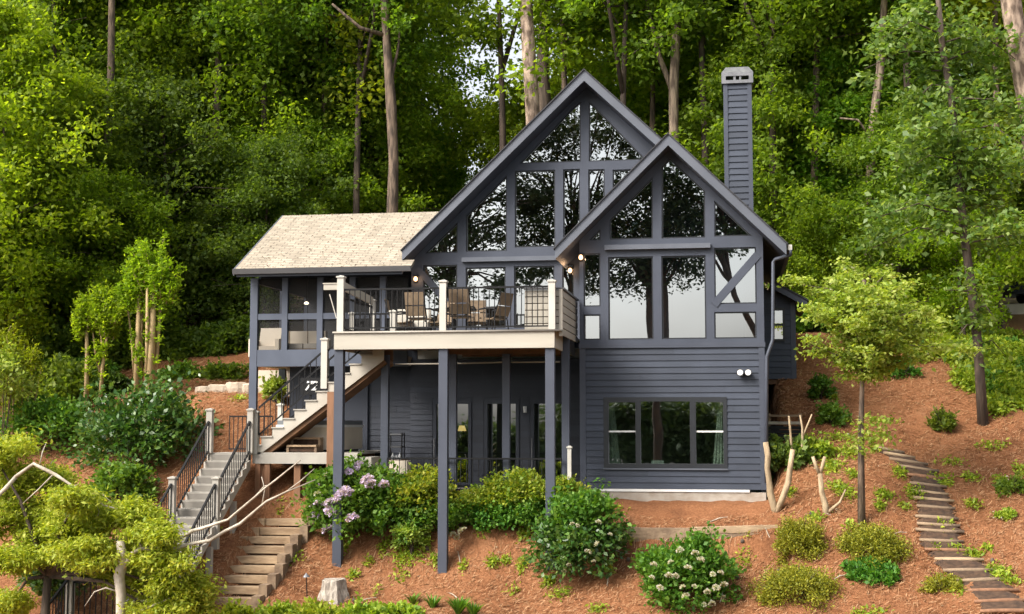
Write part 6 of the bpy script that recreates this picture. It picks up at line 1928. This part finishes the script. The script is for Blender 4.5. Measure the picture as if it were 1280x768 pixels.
# ---- yellow-green maple in front of the lower stair, with its own trunk
Ym = -9.0
rr = random.Random(50)
pads = [(-10, 560, 45), (18, 600, 40), (55, 640, 42), (100, 655, 40), (140, 645, 40), (60, 600, 22), (20, 660, 42), (60, 690, 34), (110, 690, 36), (150, 690, 34), (185, 665, 30), (205, 700, 34), (225, 735, 36), (180, 730, 30), (205, 765, 40), (150, 715, 24), (10, 700, 22), (-5, 640, 40), (235, 765, 24), (10, 755, 24), (95, 625, 26), (170, 640, 22)]
cs = []; rd = []; lm = []
trunk_base = at(40, 770, Ym); trunk_base.z = gz(trunk_base.x, Ym) - 0.2
crown0 = at(60, 720, Ym)
for (px, py, r_) in pads:
    dY = rr.uniform(-1.0, 1.0)
    c = at(px, py, Ym + dY)
    lm.append(([crown0, crown0.lerp(c, 0.5) + Vector((0, 0, 0.25)), c - Vector((0, 0, 0.08))], [0.06, 0.035, 0.01]))
    for i in range(15):
        a = rr.uniform(0, 6.28); u = math.sqrt(rr.random())
        q = at(px + r_ * u * cos(a), py + r_ * 0.45 * u * sin(a), Ym + dY + rr.uniform(-0.5, 0.5))
        cs.append(tuple(q)); rd.append(rr.uniform(0.22, 0.36))
lone_tree('maple_tree', 'low spreading yellow-green maple over the lower landing', [trunk_base, trunk_base.lerp(crown0, 0.5) + Vector((0.1, 0, 0)), crown0], [0.14, 0.11, 0.08], 'bark_dark', limbs=lm,
          crown=(cs, np.array(rd), 250, 0.115, 0.36, 'leaf_maple', 0.55, 0.5), seed=51)

# bleached dead tree in front of it
Yd = -10.0
def P3(l): return [at(px, py, Yd + dy) for px, py, dy in l]
w = P3([(150, 676, 0), (149, 720, 0), (151, 768, 0), (152, 800, 0)])[::-1]
w[0].z = gz(w[0].x, Yd) - 0.2
lone_tree('dead_tree', 'bleached bare dead tree with long pale branches before the lower stair', w, [0.13, 0.115, 0.105, 0.085], 'deadwood', limbs=[
    (P3([(152, 715, 0), (165, 692, 0), (178, 686, .1), (215, 687, .2), (262, 676, .3), (300, 655, .4), (333, 627, .5), (360, 614, .5), (394, 600, .6)]), [0.05, 0.045, 0.042, 0.04, 0.036, 0.032, 0.026, 0.018, 0.008]),
    (P3([(178, 686, .1), (173, 672, .1), (176, 660, .1)]), [0.03, 0.03, 0.02]),
    (P3([(200, 687, .2), (240, 664, .2), (285, 650, .1), (318, 622, 0), (345, 600, 0), (376, 575, -.1)]), [0.028, 0.034, 0.03, 0.026, 0.02, 0.012]),
    (P3([(360, 613, .5), (375, 602, .5), (393, 586, .5)]), [0.013, 0.011, 0.006]),
    (P3([(328, 630, .5), (331, 612, .5), (327, 596, .5)]), [0.016, 0.012, 0.005]),
    (P3([(318, 622, 0), (330, 608, .1), (338, 606, .1)]), [0.012, 0.01, 0.005]),
    (P3([(148, 740, 0), (132, 735, -.1), (118, 740, -.1), (106, 758, -.2)]), [0.022, 0.016, 0.012, 0.006]),
    (P3([(160, 770, 0), (190, 758, .1), (212, 748, .1)]), [0.03, 0.022, 0.008]),
], seed=52, knotty=True)
w = P3([(20, 596, 0.6), (-20, 640, 0.6), (-40, 700, 0.6)])[::-1]
lone_tree('dead_branch', 'long grey leafless bough reaching out over the maple top', w, [0.05, 0.05, 0.045], 'deadwood', limbs=[
    (P3([(20, 596, .6), (42, 580, .5), (70, 594, .5), (100, 614, .4), (130, 632, .3), (160, 640, .3)]), [0.045, 0.042, 0.036, 0.026, 0.018, 0.007]),
    (P3([(68, 592, .5), (48, 612, .4), (28, 630, .4)]), [0.02, 0.014, 0.006]),
    (P3([(50, 580, .5), (53, 566, .5), (58, 553, .5)]), [0.014, 0.012, 0.005]),
    (P3([(80, 600, .5), (92, 608, .4), (100, 604, .4)]), [0.012, 0.01, 0.004]),
    (P3([(105, 617, .4), (128, 618, .4), (146, 634, .4)]), [0.014, 0.01, 0.004]),
    (P3([(118, 625, .4), (124, 640, .4), (120, 650, .4)]), [0.012, 0.009, 0.004]),
], cat='branch', seed=53, knotty=True)

# sawn-off trunks beside the house
def sawn(label, paths, Y, seed):
    rr = random.Random(seed)
    ws = []
    for pts, r0, r1 in paths:
        w = [at(px, py, Y) for px, py in pts][::-1]
        ws.append((w, [r0 + (r1 - r0) * i / (len(w) - 1) for i in range(len(w))]))
    b = ws[0][0][0]
    b.z = min(b.z, gz(b.x, Y)) - 0.15
    return lone_tree('sawn_trunk', label, ws[0][0], ws[0][1], 'sawnbark', limbs=ws[1:], seed=seed, group='sawn-off trunks', knotty=True)
sawn('sawn-off pale trunk forked in a wide V at the house corner', [([(957, 553), (959, 585), (963, 618), (971, 641)], 0.085, 0.07), ([(991, 562), (987, 588), (980, 618), (971, 641)], 0.09, 0.07)], hit(971, 640).y, 71)
sawn('short sawn-off trunk with a Y-shaped top on the straw', [([(1025, 592), (1027, 615), (1033, 643)], 0.085, 0.055), ([(1016, 571), (1020, 583), (1025, 594)], 0.05, 0.04), ([(1031, 571), (1028, 583), (1025, 594)], 0.045, 0.038), ([(1057, 612), (1050, 628), (1036, 640)], 0.05, 0.02)], hit(1033, 643).y, 72)
sawn('thin sawn-off stems standing before the slatted enclosure', [([(986, 520), (988, 540), (992, 575)], 0.04, 0.028), ([(1000, 519), (1003, 535), (1002, 575)], 0.035, 0.024), ([(1015, 518), (1008, 535), (1003, 548)], 0.026, 0.02)], 0.3, 73)

# ---- ground cover --------------------------------------------------------------
def patch_cover(name, spots, leafm, leaf, seed, hmax=0.12, wr=0.45):
    rng = np.random.default_rng(seed)
    allC = []
    for (px, py, rx, ry, n) in spots:
        ang = rng.uniform(0, 6.28, n); u = np.sqrt(rng.uniform(0, 1, n)) * rng.uniform(0.4, 1.1, n)
        c = hit(px, py)
        k = (c - CAM).length / F
        # footprint in metres on the slope
        x = c.x + rx * k * u * np.cos(ang); y = c.y + ry * k * 2.4 * u * np.sin(ang)
        z = ground_np(x, y) + rng.uniform(0.0, hmax, n)
        allC.append(np.stack([x, y, z], 1))
    C = np.concatenate(allC)
    V = leaves(C, leaf, wr, rng, up=0.8, flat=0.7, droop=-0.25)
    setp(link(name, np_mesh(name, V, 4, M[leafm])), kind='stuff')
wr_ = random.Random(8)
spots = [(505, 700, 20, 8, 260), (520, 688, 24, 8, 340), (480, 686, 10, 5, 120), (545, 705, 14, 5, 140), (585, 655, 8, 4, 60), (605, 665, 12, 5, 140), (616, 706, 9, 4, 130), (632, 706, 7, 3, 70), (652, 712, 10, 5, 130),
         (686, 731, 10, 4, 140), (655, 672, 9, 4, 110), (430, 687, 9, 5, 90), (442, 722, 9, 4, 90), (460, 706, 8, 3, 60), (580, 712, 8, 4, 70), (500, 725, 12, 8, 60),
         (820, 622, 12, 3, 50), (910, 622, 10, 3, 70), (790, 672, 6, 3, 50), (946, 626, 6, 3, 40), (760, 715, 8, 4, 60), (930, 700, 14, 10, 110), (770, 640, 20, 5, 60),
         (1105, 622, 14, 5, 220), (1100, 636, 8, 5, 130), (1060, 620, 16, 6, 150), (1046, 612, 16, 6, 170), (1060, 568, 26, 8, 300), (1040, 586, 20, 8, 260), (1020, 650, 12, 4, 120), (988, 618, 8, 5, 110),
         (1125, 595, 10, 6, 160), (1146, 620, 14, 8, 330), (1178, 603, 16, 7, 230), (1215, 600, 16, 5, 150), (1215, 634, 12, 4, 120), (1250, 604, 12, 5, 100), (1214, 697, 16, 5, 280), (1248, 718, 18, 8, 260), (1262, 730, 14, 6, 180), (1180, 660, 12, 6, 120),
         (1195, 690, 10, 4, 110), (1172, 690, 8, 4, 60), (1196, 742, 10, 7, 160), (1236, 690, 8, 4, 70), (1062, 660, 8, 4, 60), (1065, 596, 10, 5, 110), (1130, 636, 8, 4, 70), (1190, 580, 22, 6, 100), (1240, 560, 24, 6, 120), (1040, 498, 10, 5, 120), (1050, 550, 30, 5, 180),
         (232, 520, 16, 8, 90), (215, 505, 12, 6, 90), (270, 668, 10, 5, 60), (370, 700, 12, 6, 40), (700, 745, 20, 5, 130), (640, 742, 14, 6, 40), (350, 640, 8, 4, 40), (1010, 668, 10, 3, 60), (300, 500, 14, 4, 80), (745, 765, 16, 4, 90), (1120, 690, 10, 4, 60), (1085, 770, 30, 6, 160), (1275, 590, 10, 8, 120), (470, 740, 8, 8, 30)]
patch_cover('weeds', spots, 'leaf_weed', 0.11, 5)
# green slope up to the drive
sl = []
for i in range(150):
    px = wr_.uniform(1120, 1288); py = wr_.uniform(392, 520)
    if py < 425 and px > 1240 and wr_.random() < 0.8: continue
    lim = np.interp(px, [1120, 1150, 1185, 1230, 1285], [420, 450, 462, 506, 548])
    if py > lim: continue
    sl.append((px, py, 16, 6, 330))
patch_cover('ground_cover', sl, 'leaf_weed', 0.16, 6, hmax=0.35)
sl = [(wr_.uniform(1130, 1290), wr_.uniform(430, 548), 14, 6, 110) for i in range(14)]
patch_cover('leafy_undergrowth', [s_ for s_ in sl if s_[1] < np.interp(s_[0], [1130, 1185, 1230, 1285], [470, 480, 520, 552])], 'leaf_shrub', 0.17, 7, hmax=0.55)
patch_cover('white_flower_carpet', [(1252, 645, 14, 5, 40), (1040, 640, 16, 4, 40), (1258, 600, 10, 4, 30)], 'petal_white', 0.06, 9, hmax=0.06)

# loose pine needles lying over the bank
rng = np.random.default_rng(12)
N = 110000
px = rng.uniform(-20, 1300, N)
y = rng.uniform(-6.5, 7.5, N)
dep = y + 37
x = (px - 915) / F * dep * 1.02
keep = ~((x > HX0 - 0.6) & (x < HX1 + 0.1) & (y > -1.5))
x, y = x[keep], y[keep]
n = len(x)
z = ground_np(x, y) + rng.uniform(0.015, 0.07, n)
ang = rng.uniform(0, pi, n); l = rng.uniform(0.06, 0.16, n); wdt = rng.uniform(0.003, 0.007, n)
dx, dy = np.cos(ang) * l, np.sin(ang) * l
z2 = ground_np(x + dx, y + dy) + rng.uniform(0.015, 0.07, n)
nx_, ny_ = -np.sin(ang) * wdt, np.cos(ang) * wdt
V = np.stack([np.stack([x - nx_, y - ny_, z], 1), np.stack([x + dx - nx_, y + dy - ny_, z2], 1), np.stack([x + dx + nx_, y + dy + ny_, z2 + 0.006], 1), np.stack([x + nx_, y + ny_, z + 0.006], 1)], 1).reshape(-1, 3)
setp(link('pine_straw', np_mesh('pine_straw', V, 4, M['straw'])), kind='stuff')
# leaf litter on the bank and the porch roof
rng = np.random.default_rng(14)
n = 2600
y = rng.uniform(-6.3, 7.0, n); x = (rng.uniform(200, 1290, n) - 915) / F * (y + 37)
k_ = ~((x > HX0 - 0.8) & (x < HX1 + 0.2) & (y > -1.6)); x, y = x[k_], y[k_]
Cg = np.stack([x, y, ground_np(x, y) + 0.03], 1)
n = 260
yr_ = YE + (YR - YE) * rng.uniform(0.02, 1, n) ** 1.5
xr_ = rng.uniform(exl + 0.1, prx1 - 0.1, n)
Cr = np.stack([xr_, yr_, ezp + pslope * (yr_ - YE) + 0.012], 1)
setp(link('leaf_litter', np_mesh('leaf_litter', leaves(np.concatenate([Cg, Cr]), 0.075, 0.6, rng, up=2.5, flat=0.2), 4, M['litter'])), kind='stuff')
# fallen cones, twigs and stones
for i in range(26):
    rr = random.Random(300 + i)
    q = hit(rr.uniform(420, 1270), rr.uniform(640, 760))
    if i % 2:
        a = rr.uniform(0, 3.14); l = rr.uniform(0.2, 0.5)
        o = MB().tube([q + Vector((0, 0, 0.04)), q + Vector((cos(a) * l * .5, sin(a) * l * .5, 0.07 + gz(q.x + cos(a) * l * .5, q.y + sin(a) * l * .5) - q.z)), q + Vector((cos(a) * l, sin(a) * l, 0.04 + gz(q.x + cos(a) * l, q.y + sin(a) * l) - q.z))], [0.014, 0.012, 0.006], 6).build('fallen_twig', M['deadwood'])
        setp(o, 'short pale fallen twig lying on the pine straw', 'twig', 'fallen twigs on the straw')
    else:
        o = MB().lathe([(0.02, 0), (0.05, 0.03), (0.055, 0.06), (0.035, 0.10), (0.01, 0.12)], 9, tuple(q)).build('pine_cone', M['bark_dark'])
        setp(o, 'dark fallen pine cone lying on the pine straw', 'pine cone', 'fallen pine cones on the straw')

# ---- the far wood behind, and the wooded far shore seen only in the windows
def leaf_bank(name, x0, x1, y0, y1, z0f, hf, n, per, leaf, leafm, seed):
    rng = np.random.default_rng(seed)
    x = rng.uniform(x0, x1, n); y = rng.uniform(y0, y1, n)
    g = z0f(x, y)
    z = g + hf(x) * rng.uniform(0.02, 1.0, n)
    C = clump_points(np.stack([x, y, z], 1), rng.uniform(1.0, 2.2, n) * leaf / 0.5, per, rng, 0.5)
    setp(link(name, np_mesh(name, leaves(C, leaf, 0.6, rng, up=0.7), 4, M[leafm])), kind='stuff')
leaf_bank('far_wood', -62, 34, 46, 58, lambda x, y: ground_np(x, y), lambda x: 12.5 + 2.5 * np.sin(x * 0.35) + 1.5 * np.sin(x * 0.9 + 1) - 7 * np.exp(-((x + 17) / 3.5) ** 2), 1500, 62, 0.5, 'leaf_forest', 91)
leaf_bank('far_shore_wood', -150, 120, -300, -285, lambda x, y: np.full(len(x), -8.0), lambda x: np.where(x < -44, 8.6 + 1.0 * np.sin(x * 0.3), 15.5 + 2.0 * np.sin(x * 0.2)), 2600, 60, 1.3, 'leaf_shore', 92)
# lakeside trees behind the viewpoint, mirrored in the panes
def mirror_tree(label, x, y, pts, seed, n, r, zlo, zhi, leaf=0.26):
    rr = random.Random(seed)
    b = Vector((x, y, gz(x, y) - 0.3))
    path = [b] + [Vector(p) for p in pts]
    cs = []; rd = []; lm = []
    for i in range(n):
        a = rr.uniform(0, 6.28); u = math.sqrt(rr.random()) * r
        t = path[-1]
        c = Vector((t.x + u * cos(a), t.y + u * sin(a) * 0.6, rr.uniform(zlo, zhi) + 0.10 * u))
        cs.append(tuple(c)); rd.append(rr.uniform(0.6, 1.3))
        if i % 4 == 0:
            s = path[-1].lerp(path[-2], rr.random() * 0.9)
            lm.append(([s, s.lerp(c, 0.5) + Vector((rr.uniform(-.6, .6), 0, rr.uniform(0.2, .8))), c], [0.10, 0.06, 0.02]))
    lone_tree('lakeside_tree', label, path, [0.32, 0.26, 0.24, 0.2, 0.12][:len(path)], 'bark_dark', limbs=lm, crown=(cs, np.array(rd), 110, leaf, 0.6, 'leaf_lakeside', 0.6, 0.3), seed=seed, group='lakeside trees')
mirror_tree('big lakeside tree mirrored in the main gable windows', -19, -43, [(-18.5, -43, 4), (-18, -43, 10), (-17, -43, 16)], 201, 260, 7.5, 9.6, 25)
mirror_tree('crooked lakeside tree mirrored in the end panes of the projecting wing', 1.6, -43, [(1.2, -43, 1.5), (2.1, -43, 6), (0.6, -43, 9.5), (-0.6, -43, 14)], 202, 110, 4.5, 11.6, 22)
mirror_tree('spreading lakeside tree mirrored between the two gables', -9.5, -44, [(-9.6, -44, 3), (-10.2, -44, 9), (-9, -44, 15)], 203, 170, 5.2, 10.0, 22)
mirror_tree('low-boughed lakeside tree mirrored at the top of the wide lower panes', -4.2, -43, [(-4.25, -43, 4), (-4.4, -43, 9), (-4.6, -43, 14)], 204, 90, 4.0, 9.8, 16)
